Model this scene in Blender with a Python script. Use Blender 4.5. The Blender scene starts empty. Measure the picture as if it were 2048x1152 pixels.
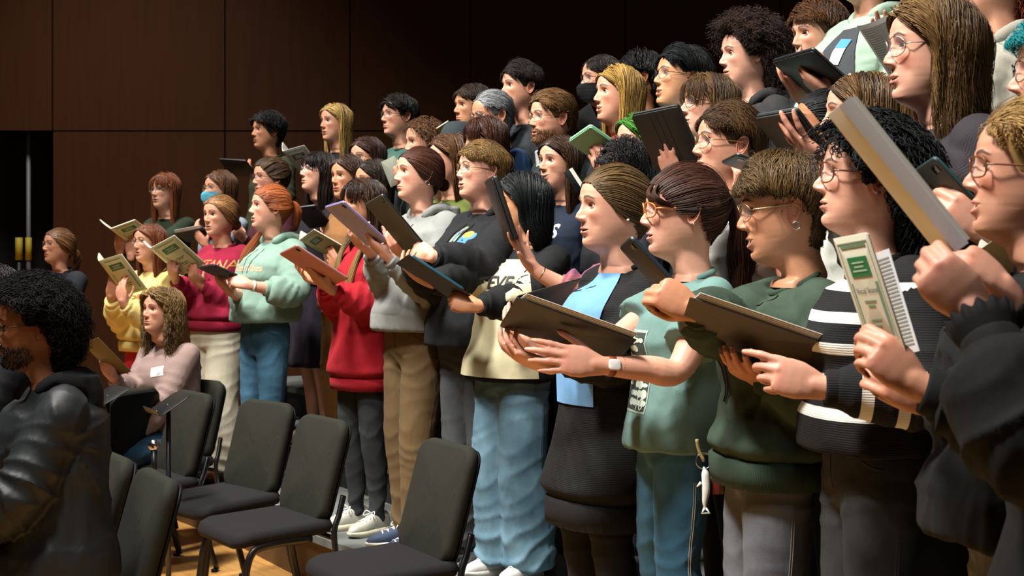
import bpy, math, random
import numpy as np
from mathutils import Vector, Matrix
from mathutils.bvhtree import BVHTree
PI = math.pi
SC = bpy.context.scene
COL = SC.collection
F, CX, HY, HC = 2844.0, 1024.0, 503.0, 1.58
RNG = np.random.default_rng(7)

def at(px, py, d):
    return np.array([(px - CX) / F * d, d, HC + (HY - py) / F * d])

def nrm(v):
    v = np.asarray(v, float)
    return v / max(1e-9, np.linalg.norm(v))

def nrow(a):
    return a / np.maximum(np.linalg.norm(a, axis=-1, keepdims=True), 1e-9)

def sst(a, b, x):
    t = np.clip((np.asarray(x, float) - a) / (b - a), 0, 1)
    return t * t * (3 - 2 * t)

def gs(x, s):
    return np.exp(-(x / s) ** 2)

# ---------------------------------------------------------------- meshes
def mesh(name, V, F4=None, F3=None, mats=(), mi=None, smooth=True, attrs=None):
    V = np.asarray(V, np.float32)
    parts = []
    if F4 is not None and len(F4): parts.append(np.asarray(F4, np.int32))
    if F3 is not None and len(F3): parts.append(np.asarray(F3, np.int32))
    me = bpy.data.meshes.new(name)
    me.vertices.add(len(V)); me.vertices.foreach_set('co', V.ravel())
    nl = sum(p.size for p in parts); nf = sum(len(p) for p in parts)
    me.loops.add(nl); me.loops.foreach_set('vertex_index', np.concatenate([p.ravel() for p in parts]))
    st, k = [], 0
    for p in parts:
        st.append(k + np.arange(len(p)) * p.shape[1]); k += p.size
    me.polygons.add(nf); me.polygons.foreach_set('loop_start', np.concatenate(st).astype(np.int32))
    if mi is not None: me.polygons.foreach_set('material_index', np.asarray(mi, np.int32))
    me.polygons.foreach_set('use_smooth', np.full(nf, bool(smooth)))
    me.update(calc_edges=True)
    for m in mats: me.materials.append(m)
    for k, a in (attrs or {}).items():
        a = np.asarray(a, np.float32)
        if a.ndim == 1:
            at_ = me.attributes.new(k, 'FLOAT', 'POINT'); at_.data.foreach_set('value', a)
        else:
            at_ = me.attributes.new(k, 'FLOAT_COLOR', 'POINT')
            at_.data.foreach_set('color', np.concatenate([a, np.ones((len(a), 1), np.float32)], 1).ravel())
    return me

class G:
    """geometry collector: quads and tris with material index and per vertex attributes"""
    def __init__(s): s.V, s.Q, s.T, s.mq, s.mt, s.n, s.A = [], [], [], [], [], 0, {}
    def add(s, V, Q=None, T=None, m=0, **attrs):
        V = np.asarray(V, float)
        s.V.append(V)
        if Q is not None and len(Q): Q = np.asarray(Q); s.Q.append(Q + s.n); s.mq.append(np.full(len(Q), m) if np.isscalar(m) else m)
        if T is not None and len(T): T = np.asarray(T); s.T.append(T + s.n); s.mt.append(np.full(len(T), m if np.isscalar(m) else 0))
        for k, a in attrs.items():
            a = np.asarray(a, float)
            if a.ndim == 0: a = np.full(len(V), float(a))
            elif a.ndim == 1 and len(a) == 3 and len(V) != 3: a = np.tile(a, (len(V), 1))
            s.A.setdefault(k, []).append((s.n, a))
        s.n += len(V)
        return s
    def geo(s):
        c = lambda L, w: np.concatenate(L) if L else np.zeros((0, w), int)
        return np.concatenate(s.V), c(s.Q, 4), c(s.T, 3)
    def build(s, name, mats, parent=None, smooth=True, tf=None):
        V, Q, T = s.geo()
        if tf is not None: V = V @ np.array(tf)[:3, :3].T + np.array(tf)[:3, 3]
        mi = np.concatenate(s.mq + s.mt) if (s.mq or s.mt) else None
        at_ = {}
        for k, L in s.A.items():
            w = L[0][1].shape[1:] ; arr = np.zeros((len(V),) + w)
            for i0, a in L: arr[i0:i0 + len(a)] = a
            at_[k] = arr
        if not isinstance(mats, (list, tuple)): mats = [mats]
        return link(name, mesh(name, V, Q, T, mats, mi, smooth, at_), parent)

def link(name, me, parent=None):
    o = bpy.data.objects.new(name, me); COL.objects.link(o)
    if parent is not None: o.parent = parent
    return o

def empty(name, loc=(0, 0, 0), rz=0.0):
    o = bpy.data.objects.new(name, None); COL.objects.link(o)
    o.empty_display_size = 0.1; o.location = loc; o.rotation_euler = (0, 0, rz)
    return o

def tag(o, label=None, cat=None, group=None, kind=None):
    if label: o['label'] = label
    if cat: o['category'] = cat
    if group: o['group'] = group
    if kind: o['kind'] = kind
    return o

def gridf(R, C, wrap=True, flip=False):
    i = np.arange(R - 1)[:, None]; j = np.arange(C if wrap else C - 1)[None, :]
    j2 = (j + 1) % C
    q = np.stack([i * C + j, i * C + j2, (i + 1) * C + j2, (i + 1) * C + j], -1).reshape(-1, 4)
    return q[:, ::-1] if flip else q

def loft(rings, caps=True):
    """rings (R,n,3) -> V,Q,T"""
    rings = np.asarray(rings, float); R, n, _ = rings.shape
    V = rings.reshape(-1, 3); Q = gridf(R, n); T = None
    if caps:
        c0, c1 = rings[0].mean(0), rings[-1].mean(0)
        V = np.concatenate([V, [c0, c1]]); k = R * n; j = np.arange(n); j2 = (j + 1) % n
        T = np.concatenate([np.stack([np.full(n, k), j2, j], 1), np.stack([np.full(n, k + 1), (R - 1) * n + j, (R - 1) * n + j2], 1)])
    return V, Q, T

def frames(P, up=(0, 0, 1)):
    P = np.asarray(P, float); t = nrow(np.gradient(P, axis=0))
    u = np.asarray(up, float); side = np.zeros_like(P); prev = None
    for i in range(len(P)):
        if prev is None:
            s = np.cross(u, t[i])
            if np.linalg.norm(s) < 1e-3: s = np.cross((1, 0, .1), t[i])
        else: s = prev - t[i] * np.dot(prev, t[i])
        s = nrm(s); side[i] = s; prev = s
    return t, side, np.cross(t, side)

def tube(P, r, n=12, caps=True, up=(0, 0, 1), rnd=False):
    """tube along P with radius r: scalar, (K,), or (K,2) = (side, up); rnd adds hemispherical ends"""
    P = np.asarray(P, float); K = len(P)
    r = np.asarray(r, float)
    if r.ndim == 0: r = np.full((K, 2), float(r))
    elif r.ndim == 1 and len(r) == K: r = np.stack([r, r], 1)
    elif r.ndim == 1: r = np.tile(r, (K, 1))
    if rnd:
        t = nrow(np.gradient(P, axis=0)); a, b = [], []
        for q in (.35, .7, .95):
            a.append((P[0] - t[0] * r[0].mean() * math.sin(q * PI / 2), r[0] * max(.1, math.cos(q * PI / 2))))
            b.append((P[-1] + t[-1] * r[-1].mean() * math.sin(q * PI / 2), r[-1] * max(.1, math.cos(q * PI / 2))))
        a = a[::-1]
        P = np.concatenate([[x[0] for x in a], P, [x[0] for x in b]]); r = np.concatenate([[x[1] for x in a], r, [x[1] for x in b]])
    t, s, u = frames(P, up)
    th = np.linspace(0, 2 * PI, n, endpoint=False)
    rings = P[:, None] + s[:, None] * (np.cos(th)[None, :, None] * r[:, :1, None]) + u[:, None] * (np.sin(th)[None, :, None] * r[:, 1:, None])
    return loft(rings, caps)

def spline(P, n):
    """Catmull-Rom through control points (any width)"""
    P = np.asarray(P, float); K = len(P)
    Q = np.concatenate([[2 * P[0] - P[1]], P, [2 * P[-1] - P[-2]]])
    u = np.linspace(0, K - 1, n); i = np.minimum(u.astype(int), K - 2); f = (u - i)[:, None]
    a, b, c, d = Q[i], Q[i + 1], Q[i + 2], Q[i + 3]
    return .5 * (2 * b + (c - a) * f + (2 * a - 5 * b + 4 * c - d) * f ** 2 + (3 * b - 3 * c + d - a) * f ** 3)

def box(x0, x1, y0, y1, z0, z1):
    V = np.array([[x, y, z] for z in (z0, z1) for y in (y0, y1) for x in (x0, x1)], float)
    Q = np.array([[0, 2, 3, 1], [4, 5, 7, 6], [0, 1, 5, 4], [2, 6, 7, 3], [0, 4, 6, 2], [1, 3, 7, 5]])
    return V, Q

def rbox(lx, ly, lz, r, seg=4, er=None):
    """rounded slab centred at 0: rounded corners r in xy plane, softened edge er in z"""
    er = min(.4 * lz, r) if er is None else er
    th = np.linspace(0, PI / 2, seg + 1); out = []
    for cx, cy, a0 in ((1, 1, 0), (-1, 1, PI / 2), (-1, -1, PI), (1, -1, 1.5 * PI)):
        for t in th: out.append((cx, cy, math.cos(a0 + t), math.sin(a0 + t)))
    o = np.array(out); rings = []
    for k, q in ((-1, 0), (-1, .5), (-1, 1), (1, 1), (1, .5), (1, 0)):
        off = er * (1 - math.sin(q * PI / 2)) if q < 1 else 0
        z = k * (lz / 2 - er * (1 - math.cos((1 - q) * PI / 2)) * 0) if q == 0 else k * (lz / 2 - er * (1 - math.cos(q * PI / 2)))
        rr = max(r - off, 1e-4)
        rings.append(np.stack([o[:, 0] * (lx / 2 - r) + o[:, 2] * rr, o[:, 1] * (ly / 2 - r) + o[:, 3] * rr, np.full(len(o), z)], 1))
    return loft(np.array(rings))

def xf(V, M=None, loc=(0, 0, 0), s=1.0):
    V = np.asarray(V, float) * s
    if M is not None: V = V @ np.asarray(M).T
    return V + np.asarray(loc)

def rotm(axis, a):
    return np.array(Matrix.Rotation(a, 3, Vector(axis)))

def remesh(V, Q, T, voxel, it=4, fac=.5):
    me = mesh('tmp', V, Q, T)
    o = bpy.data.objects.new('tmp', me); COL.objects.link(o)
    m = o.modifiers.new('r', 'REMESH'); m.mode = 'VOXEL'; m.voxel_size = voxel; m.adaptivity = 0
    if it:
        s = o.modifiers.new('s', 'SMOOTH'); s.factor = fac; s.iterations = it
    dg = bpy.context.evaluated_depsgraph_get(); dg.update()
    ev = o.evaluated_get(dg); m2 = ev.to_mesh()
    n = len(m2.vertices); co = np.zeros(n * 3, np.float32); m2.vertices.foreach_get('co', co)
    nl = len(m2.loops); li = np.zeros(nl, np.int32); m2.loops.foreach_get('vertex_index', li)
    npo = len(m2.polygons); lt = np.zeros(npo, np.int32); m2.polygons.foreach_get('loop_total', lt)
    ls = np.zeros(npo, np.int32); m2.polygons.foreach_get('loop_start', ls)
    q = ls[lt == 4]; t = ls[lt == 3]
    Qo = li[q[:, None] + np.arange(4)] if len(q) else np.zeros((0, 4), int)
    To = li[t[:, None] + np.arange(3)] if len(t) else np.zeros((0, 3), int)
    ev.to_mesh_clear(); bpy.data.objects.remove(o); bpy.data.meshes.remove(me)
    return co.reshape(-1, 3).astype(float), Qo, To

def normals(V, Q, T):
    N = np.zeros_like(V)
    if len(Q):
        n = np.cross(V[Q[:, 2]] - V[Q[:, 0]], V[Q[:, 3]] - V[Q[:, 1]])
        for k in range(4): np.add.at(N, Q[:, k], n)
    if T is not None and len(T):
        n = np.cross(V[T[:, 1]] - V[T[:, 0]], V[T[:, 2]] - V[T[:, 0]])
        for k in range(3): np.add.at(N, T[:, k], n)
    return nrow(N)

def noise(P, f, seed, octv=3):
    """smooth vector-sum-of-sines noise, about -1..1"""
    r = np.random.default_rng(seed); out = np.zeros(len(P)); amp, tot = 1., 0.
    for o in range(octv):
        for k in range(4):
            d = nrm(r.normal(size=3)); ph = r.uniform(0, 6.28)
            w = np.sin(P @ (nrm(r.normal(size=3)) * f * .7) + r.uniform(0, 6.28)) * 1.2
            out += amp * np.sin(P @ (d * f) + ph + w); tot += amp * .55
        f *= 1.9; amp *= .55
    return out / tot

# ---------------------------------------------------------------- materials
MATS = {}
def nodes(name):
    m = bpy.data.materials.new(name); m.use_nodes = True
    nt = m.node_tree; b = nt.nodes['Principled BSDF']
    return m, nt, b

def nd(nt, t, **kw):
    n = nt.nodes.new(t)
    for k, v in kw.items():
        if k in n.inputs: n.inputs[k].default_value = v
        else: setattr(n, k, v)
    return n

def rgb(c): return (c[0], c[1], c[2], 1.0)

def hexc(h):
    h = h.lstrip('#'); v = [int(h[i:i + 2], 16) / 255 for i in (0, 2, 4)]
    return tuple(x / 12.92 if x <= .04045 else ((x + .055) / 1.055) ** 2.4 for x in v)

def C(c): return hexc(c) if isinstance(c, str) else c

def plain(name, c, rough=.5, metal=0., spec=.5, alpha=None, bump=0, bscale=200., var=0., vscale=8., **kw):
    key = ('plain', name, str(c), rough, metal, bump, bscale, var)
    if key in MATS: return MATS[key]
    m, nt, b = nodes(name); c = C(c)
    b.inputs['Base Color'].default_value = rgb(c); b.inputs['Roughness'].default_value = rough
    b.inputs['Metallic'].default_value = metal; b.inputs['Specular IOR Level'].default_value = spec
    tc = nd(nt, 'ShaderNodeTexCoord')
    if var:
        n = nd(nt, 'ShaderNodeTexNoise', Scale=vscale, Detail=4.0)
        nt.links.new(tc.outputs['Object'], n.inputs['Vector'])
        r = nd(nt, 'ShaderNodeMix', data_type='RGBA')
        r.inputs[6].default_value = rgb([x * (1 - var) for x in c]); r.inputs[7].default_value = rgb([min(1, x * (1 + var)) for x in c])
        nt.links.new(n.outputs[0], r.inputs[0]); nt.links.new(r.outputs[2], b.inputs['Base Color'])
    if bump:
        n = nd(nt, 'ShaderNodeTexNoise', Scale=bscale, Detail=3.0)
        nt.links.new(tc.outputs['Object'], n.inputs['Vector'])
        bp = nd(nt, 'ShaderNodeBump', Strength=bump, Distance=.002)
        nt.links.new(n.outputs[0], bp.inputs['Height']); nt.links.new(bp.outputs[0], b.inputs['Normal'])
    for k, v in kw.items(): b.inputs[k].default_value = v
    MATS[key] = m
    return m

def fabric(name, c, kind='fleece', c2=None, rough=.88, sheen=.25, var=.12, stripe=None, wrinkle=.22):
    """woven / knitted cloth; kind: fleece, knit, denim, rib, twill, leather; stripe = list of (from, to) in metres of the 'along' attribute"""
    key = ('fab', name, str(c), kind, str(c2), str(stripe), wrinkle)
    if key in MATS: return MATS[key]
    m, nt, b = nodes(name); c = C(c); L = nt.links.new
    b.inputs['Roughness'].default_value = rough; b.inputs['Sheen Weight'].default_value = sheen * min(1, .08 + 2.2 * max(c)); b.inputs['Sheen Roughness'].default_value = .5
    b.inputs['Specular IOR Level'].default_value = .25
    b.inputs['Sheen Tint'].default_value = rgb([min(1, x * 1.5 + .1) for x in c])
    tc = nd(nt, 'ShaderNodeTexCoord')
    n = nd(nt, 'ShaderNodeTexNoise', Scale={'denim': 5.}.get(kind, 9.), Detail=6.0); L(tc.outputs['Object'], n.inputs['Vector'])
    lo = [x * (1 - var) for x in c]; hi = [min(1, x * (1 + var)) for x in c]
    if c2 is not None: hi = C(c2)
    mx = nd(nt, 'ShaderNodeMix', data_type='RGBA'); mx.inputs[6].default_value = rgb(lo); mx.inputs[7].default_value = rgb(hi)
    rp = nd(nt, 'ShaderNodeMapRange'); rp.inputs[1].default_value = .3; rp.inputs[2].default_value = .7
    L(n.outputs[0], rp.inputs[0]); L(rp.outputs[0], mx.inputs[0]); cur = mx.outputs[2]
    # fine yarn grain
    n2 = nd(nt, 'ShaderNodeTexNoise', Scale=520., Detail=1.0); L(tc.outputs['Object'], n2.inputs['Vector'])
    m2 = nd(nt, 'ShaderNodeMix', data_type='RGBA', blend_type='OVERLAY'); m2.inputs[0].default_value = .2
    L(cur, m2.inputs[6]); L(n2.outputs[0], m2.inputs[7]); cur = m2.outputs[2]
    if stripe:
        a = nd(nt, 'ShaderNodeAttribute', attribute_name='along')
        acc = None
        for lo_, hi_ in stripe[1]:
            g1 = nd(nt, 'ShaderNodeMath', operation='GREATER_THAN'); L(a.outputs['Fac'], g1.inputs[0]); g1.inputs[1].default_value = lo_
            g2 = nd(nt, 'ShaderNodeMath', operation='LESS_THAN'); L(a.outputs['Fac'], g2.inputs[0]); g2.inputs[1].default_value = hi_
            g = nd(nt, 'ShaderNodeMath', operation='MULTIPLY'); L(g1.outputs[0], g.inputs[0]); L(g2.outputs[0], g.inputs[1])
            if acc is None: acc = g.outputs[0]
            else:
                ad = nd(nt, 'ShaderNodeMath', operation='ADD'); L(acc, ad.inputs[0]); L(g.outputs[0], ad.inputs[1]); acc = ad.outputs[0]
        m3 = nd(nt, 'ShaderNodeMix', data_type='RGBA'); L(acc, m3.inputs[0]); L(cur, m3.inputs[6]); m3.inputs[7].default_value = rgb(C(stripe[0])); cur = m3.outputs[2]
    L(cur, b.inputs['Base Color'])
    hsrc = n2.outputs[0]; st, ds = .35, .0015
    if kind in ('knit', 'rib', 'twill'):
        w = nd(nt, 'ShaderNodeTexWave', Scale={'knit': 60., 'rib': 75., 'twill': 130., 'denim': 160.}[kind], Distortion=1.5 if kind == 'knit' else .4)
        w.bands_direction = {'knit': 'Z', 'rib': 'Y', 'twill': 'DIAGONAL', 'denim': 'DIAGONAL'}[kind]
        L(tc.outputs['Object'], w.inputs['Vector'])
        ad = nd(nt, 'ShaderNodeMath', operation='ADD'); L(w.outputs['Fac'], ad.inputs[0]); L(n2.outputs[0], ad.inputs[1]); hsrc = ad.outputs[0]
        st = .5 if kind in ('knit', 'rib') else .2
    if kind == 'leather':
        b.inputs['Roughness'].default_value = .55; b.inputs['Sheen Weight'].default_value = 0; b.inputs['Specular IOR Level'].default_value = .3; st = .25
    wr = nd(nt, 'ShaderNodeTexNoise', Scale={'knit': 9., 'rib': 12.}.get(kind, 13.), Detail=2.5, Distortion=1.6); wr.noise_type = 'RIDGED_MULTIFRACTAL'; wm = nd(nt, 'ShaderNodeMapping'); wm.inputs['Scale'].default_value = (1, 1, .55); L(tc.outputs['Object'], wm.inputs[0]); L(wm.outputs[0], wr.inputs['Vector'])
    b0 = nd(nt, 'ShaderNodeBump', Strength=wrinkle, Distance=.012); L(wr.outputs[0], b0.inputs['Height'])
    bp = nd(nt, 'ShaderNodeBump', Strength=st, Distance=ds); L(hsrc, bp.inputs['Height']); L(b0.outputs[0], bp.inputs['Normal']); L(bp.outputs[0], b.inputs['Normal'])
    MATS[key] = m
    return m

def skin_mat():
    if 'skin' in MATS: return MATS['skin']
    m, nt, b = nodes('skin'); L = nt.links.new
    a = nd(nt, 'ShaderNodeAttribute', attribute_name='Col'); tc = nd(nt, 'ShaderNodeTexCoord')
    n = nd(nt, 'ShaderNodeTexNoise', Scale=90., Detail=3.0); L(tc.outputs['Object'], n.inputs['Vector'])
    mx = nd(nt, 'ShaderNodeMix', data_type='RGBA', blend_type='OVERLAY'); mx.inputs[0].default_value = .10
    L(a.outputs['Color'], mx.inputs[6]); L(n.outputs[0], mx.inputs[7]); L(mx.outputs[2], b.inputs['Base Color'])
    b.inputs['Roughness'].default_value = .48; b.inputs['Specular IOR Level'].default_value = .4
    b.inputs['Subsurface Weight'].default_value = .08; b.inputs['Subsurface Radius'].default_value = (.012, .005, .003); b.inputs['Subsurface Scale'].default_value = .6
    n2 = nd(nt, 'ShaderNodeTexNoise', Scale=600., Detail=1.0); L(tc.outputs['Object'], n2.inputs['Vector'])
    bp = nd(nt, 'ShaderNodeBump', Strength=.12, Distance=.001); L(n2.outputs[0], bp.inputs['Height']); L(bp.outputs[0], b.inputs['Normal'])
    MATS['skin'] = m
    return m

def hair_mat(c, c2=None, rough=.5):
    key = ('hair', str(c), str(c2))
    if key in MATS: return MATS[key]
    m, nt, b = nodes('hair'); L = nt.links.new; c = C(c); c2 = C(c2) if c2 is not None else [min(1, x * 1.9 + .004) for x in c]
    a = nd(nt, 'ShaderNodeAttribute', attribute_name='tone')
    mx = nd(nt, 'ShaderNodeMix', data_type='RGBA'); mx.inputs[6].default_value = rgb([x * .75 for x in c]); mx.inputs[7].default_value = rgb(c2)
    L(a.outputs['Fac'], mx.inputs[0]); L(mx.outputs[2], b.inputs['Base Color'])
    b.inputs['Roughness'].default_value = rough; b.inputs['Specular IOR Level'].default_value = .12 if max(c) < .006 and rough > .5 else .3
    b.inputs['Anisotropic'].default_value = .5
    MATS[key] = m
    return m
# ---------------------------------------------------------------- head
_T = np.array([  # z, front, back, halfwidth, exponent front, exponent back
    (-.120, .034, .086, .0600, .95, .95), (-.060, .027, .080, .0495, .95, .95), (-.032, .0275, .075, .0470, 1.0, .95), (-.018, .034, .073, .0472, 1.0, .95),
    (-.008, .053, .072, .0490, 1.02, .95), (.000, .0725, .072, .0515, 1.05, .95), (.008, .0805, .072, .0535, 1.05, .95), (.020, .0835, .073, .0575, 1.0, .95),
    (.035, .0840, .075, .0620, .96, .93), (.052, .0860, .079, .0655, .92, .90), (.070, .0875, .085, .0685, .90, .88), (.088, .0885, .091, .0708, .88, .88),
    (.105, .0900, .096, .0722, .86, .88), (.122, .0920, .0995, .0735, .85, .88), (.140, .0945, .1015, .0750, .86, .90), (.158, .0945, .1010, .0750, .88, .92),
    (.175, .0905, .0970, .0725, .92, .95), (.190, .0820, .0890, .0665, .95, .97), (.205, .0660, .0725, .0550, 1., 1.), (.216, .0460, .0510, .0385, 1., 1.),
    (.223, .0240, .0270, .0200, 1., 1.), (.2255, .001, .001, .001, 1., 1.)])

def head_base(z, a, jaw=.034, wide=1.0):
    ca, sa = np.cos(a), np.sin(a)
    low = sst(.075, .0, z) * sst(-.11, -.03, z)
    zl = z - jaw * (1 - np.clip(ca, -.1, 1)) * low * np.where(ca > -.1, 1, np.clip(1 + (ca + .1), 0, 1))
    f, b, w, ef, eb = [np.interp(zl, _T[:, 0], _T[:, k]) for k in range(1, 6)]
    w = w * wide
    e = np.where(ca > 0, ef, eb)
    x = np.where(ca > 0, f, b) * np.sign(ca) * np.abs(ca) ** e
    y = w * np.sign(sa) * np.abs(sa) ** e
    return x, y

def ear_geo():
    """left ear (at +y), local: u back, v up, n out"""
    R, n = 13, 26; th = np.linspace(0, 2 * PI, n, endpoint=False); rings = []
    ou = .0165 * np.cos(th) * (1 + .18 * np.sin(th)) + .003 * np.sin(th); ov = .031 * np.sin(th)
    prof = [(1.0, -.010), (1.02, -.003), (1.03, .002), (1.0, .0062), (.93, .0075), (.86, .0055), (.78, .001), (.70, .0015), (.60, .0035), (.52, .001), (.40, -.006), (.22, -.009), (.04, -.010)]
    for s, h in prof:
        lobe = np.clip(-np.sin(th) - .35, 0, 1)
        hh = h * (1 - .5 * lobe) + (.002 * lobe if s < .95 else 0)
        rings.append(np.stack([ou * s, ov * s - .003 * (1 - s), hh + 0 * th], 1))
    V, Q, T = loft(np.array(rings)); return V, Q, T

def rot_pivot(V, w, yaw, pitch, roll, piv):
    """rotate V about piv weighted by w: yaw (left +), pitch (up +), roll"""
    out = V - piv
    M = np.array(Matrix.Rotation(yaw, 3, 'Z') @ Matrix.Rotation(-pitch, 3, 'Y') @ Matrix.Rotation(roll, 3, 'X'))
    full = out @ M.T
    if np.isscalar(w): w = np.full(len(V), w)
    # blend by partial rotation (few steps are enough for small weights)
    res = np.empty_like(out); q = np.round(w * 12).astype(int)
    for k in range(13):
        s = q == k
        if s.any():
            t = k / 12
            Mk = np.array(Matrix.Rotation(yaw * t, 3, 'Z') @ Matrix.Rotation(-pitch * t, 3, 'Y') @ Matrix.Rotation(roll * t, 3, 'X'))
            res[s] = out[s] @ Mk.T
    return res + piv

class Head:
    """sculpted head+neck surface; z = 0 at the chin, x forward"""
    def __init__(h, skin='#c99a80', lips='#a85a55', brow='#3a2a20', mouth=0., smile=0., nose=1., browd=1., lid=1., gaze=(0, 0), wide=1., res=1., blush=.35,
                 jaw=.034, beard=0., beardc='#4a3020', chin=1., age=0., male=False, lash=True, noselen=1., eyec='#4a3524', browlift=0.):
        h.p = dict(skin=C(skin)); dz = .0016 / res
        zs = np.concatenate([np.linspace(-.12, -.02, int(12 * res) + 4), np.arange(-.016, .047, dz * 1.1), np.linspace(.0474, .0512, 11), np.arange(.0525, .100, dz), np.arange(.100, .134, dz * .75),
                             np.arange(.1345, .16, dz * 1.6), np.linspace(.163, .205, int(9 * res) + 3), [.2105, .216, .220, .223, .2248, .2255]])
        nf, nb = int(52 * res), int(17 * res) + 4
        t = np.linspace(0, 1, nf); front = (t * .55 + .45 * t ** 2) * math.radians(80)
        back = np.linspace(math.radians(80), PI, nb + 1)[1:]
        pos = np.concatenate([front, back]); a = np.concatenate([-pos[::-1][:-1], pos])[1:]   # symmetric, PI kept once
        R, n = len(zs), len(a)
        Z, A = np.meshgrid(zs, a, indexing='ij'); z, aa = Z.ravel(), A.ravel()
        x, y = head_base(z, aa, jaw, wide)
        back_n = sst(.02, -.12, z); x = x - .018 * back_n              # neck leans back
        fr = np.cos(aa) > .05; Y = np.abs(y); mk = sst(.0, .35, np.cos(aa))
        col = np.tile(np.array(h.p['skin']), (len(z), 1)); sk = np.array(h.p['skin'])
        dx = np.zeros_like(x)
        dx += .0035 * browd * gs(Y - .026, .020) * gs(z - .137, .008) - .0015 * gs(Y, .012) * gs(z - .150, .012)
        dx -= .0115 * gs(Y - .030, .0155) * gs(z - .1165, .0105)
        dx -= .003 * gs(Y - .012, .006) * gs(z - .118, .010)
        # nose
        zt = .0815 - (noselen - 1) * .02
        hz = np.interp(z, [zt - .0115, zt - .007, zt - .002, zt + .003, zt + .012, .105, .122, .136], [0, .0125, .0225, .0245, .0210, .0120, .0040, 0.])
        wn = np.interp(z, [zt - .010, zt, zt + .01, .108, .125], [.0115, .0118, .0098, .0082, .0090])
        dx += hz * nose * np.exp(-(np.abs(y) / wn) ** 2.4)
        dx += .0085 * nose * gs(Y - .0130, .0058) * gs(z - (zt - .003), .0062)
        dx -= .003 * gs(Y - .021, .004) * gs(z - (zt - .001), .006)
        nos = gs(Y - .0072, .0034) * gs(z - (zt - .0092), .0022); dx -= .004 * nos
        dx += .0045 * gs(Y - .040, .016) * gs(z - .094, .013) - .004 * gs(Y - .043, .012) * gs(z - .060, .016)
        # muzzle, lips, chin
        dx += .0050 * gs(Y, .025) * gs(z - .051, .017)
        mz = .0493
        ly = np.clip(1 - (Y / (.0235 + .004 * smile)) ** 2, 0, 1)
        up = gs(z - (mz + .0043), .0042) * ly ** .6; lo = gs(z - (mz - .0052), .0048) * np.clip(1 - (Y / .0215) ** 2, 0, 1) ** .6
        dx += .0036 * up + .0046 * lo - .0016 * gs(Y, .0035) * gs(z - .062, .006)
        seam = gs(z - mz, .0012) * np.clip(1 - (Y / .026) ** 4, 0, 1); dx -= .0035 * seam
        dx -= .0035 * gs(Y, .018) * gs(z - .0325, .005)
        dx += .0055 * chin * gs(Y, .017) * gs(z - .0145, .012)
        if male: dx += .002 * gs(Y - .015, .012) * gs(z - .012, .010) + .0015 * gs(z - .137, .007) * gs(Y, .03)
        dx += .0022 * age * (-gs(Y - (.030 - (z - .05) * .25), .0035)) * sst(.048, .055, z) * sst(.085, .075, z)
        x = x + dx * mk
        # colours
        def paint(c, m):
            nonlocal col
            m = np.clip(m, 0, 1)[:, None]; col = col * (1 - m) + np.array(C(c)) * m
        red = np.array([min(1, sk[0] * 1.12), sk[1] * .72, sk[2] * .72])
        paint(red, blush * mk * (gs(Y - .043, .018) * gs(z - .085, .016) + .8 * gs(Y, .014) * gs(z - zt, .010)))
        paint(sk * np.array([.80, .66, .64]), .6 * mk * gs(Y - .030, .016) * gs(z - .1170, .010))  # eye socket shade painted into the skin colour
        if beard:
            bm = mk * (sst(.075, .05, z) * sst(.012, .03, Y + (.05 - z) * .7) * .8 + gs(z - .0615, .0055) * sst(.032, .022, Y) + sst(.034, .026, z) * sst(-.012, .0, z))
            bm *= sst(.0, .25, np.cos(aa)) * sst(-.012, .002, z - jaw * (1 - np.cos(aa)) * .9)
            bm *= 1 - np.clip(up + lo, 0, 1)
            paint(beardc, np.clip(bm, 0, 1) * beard); x = x + .0035 * beard * np.clip(bm, 0, 1) * mk
            h.beardm = np.clip(bm, 0, 1)
        paint(lips, .75 * mk * np.clip(np.maximum(sst(.45, .75, up), sst(.45, .75, lo)), 0, 1))
        paint(sk * .25, .85 * nos * mk)
        bz = .1385 + .004 * sst(.008, .034, Y) - .006 * sst(.034, .052, Y) + browlift * gs(Y - .012, .012)
        bm = sst(.0056, .0022, np.abs(z - bz) * (1 + .9 * sst(.03, .05, Y))) * sst(.009, .014, Y) * sst(.053, .046, Y)
        paint(brow, bm * .92 * mk); x = x + .0012 * bm * mk
        # eyes
        h.eye_r = .0119; cy0, cz0 = .0305, .1168; ez = cz0
        bx = np.interp(0, [0], [0])
        xf_, yf_ = head_base(np.full(400, cz0), np.linspace(0, 1.2, 400), jaw, wide)
        bx = np.interp(cy0, yf_, xf_); h.eye_x = bx - .0085 + .0035 - h.eye_r; h.eye_y, h.eye_z = cy0, cz0
        tt = (Y - cy0) / .0132
        zu = cz0 + (.0047 * lid) * np.clip(1 - np.abs(tt) ** 2.2, 0, 1) + .0006 * tt; zlo = cz0 - .0036 * np.clip(1 - np.abs(tt) ** 2.2, 0, 1) + .0006 * tt
        rr2 = h.eye_r ** 2 - (Y - cy0) ** 2 - (z - cz0) ** 2
        ball = h.eye_x + np.sqrt(np.clip(rr2, 0, None))
        lidx = ball + .0013
        wl = gs(np.sqrt(np.clip((Y - cy0) ** 2 + ((z - cz0) * 1.15) ** 2, 0, None)), .0125) ** .8
        inside = (z < zu) & (z > zlo) & (np.abs(tt) < 1) & fr & (z > .09)
        near = fr & (rr2 > 0)
        x = np.where(near, np.maximum(x * (1 - wl) + lidx * wl, lidx), x)
        x = np.where(inside, ball - .004, x)
        crease = gs(z - (zu + .0035), .0012) * (np.abs(tt) < 1.05) * fr; x = x - .0009 * crease
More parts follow.
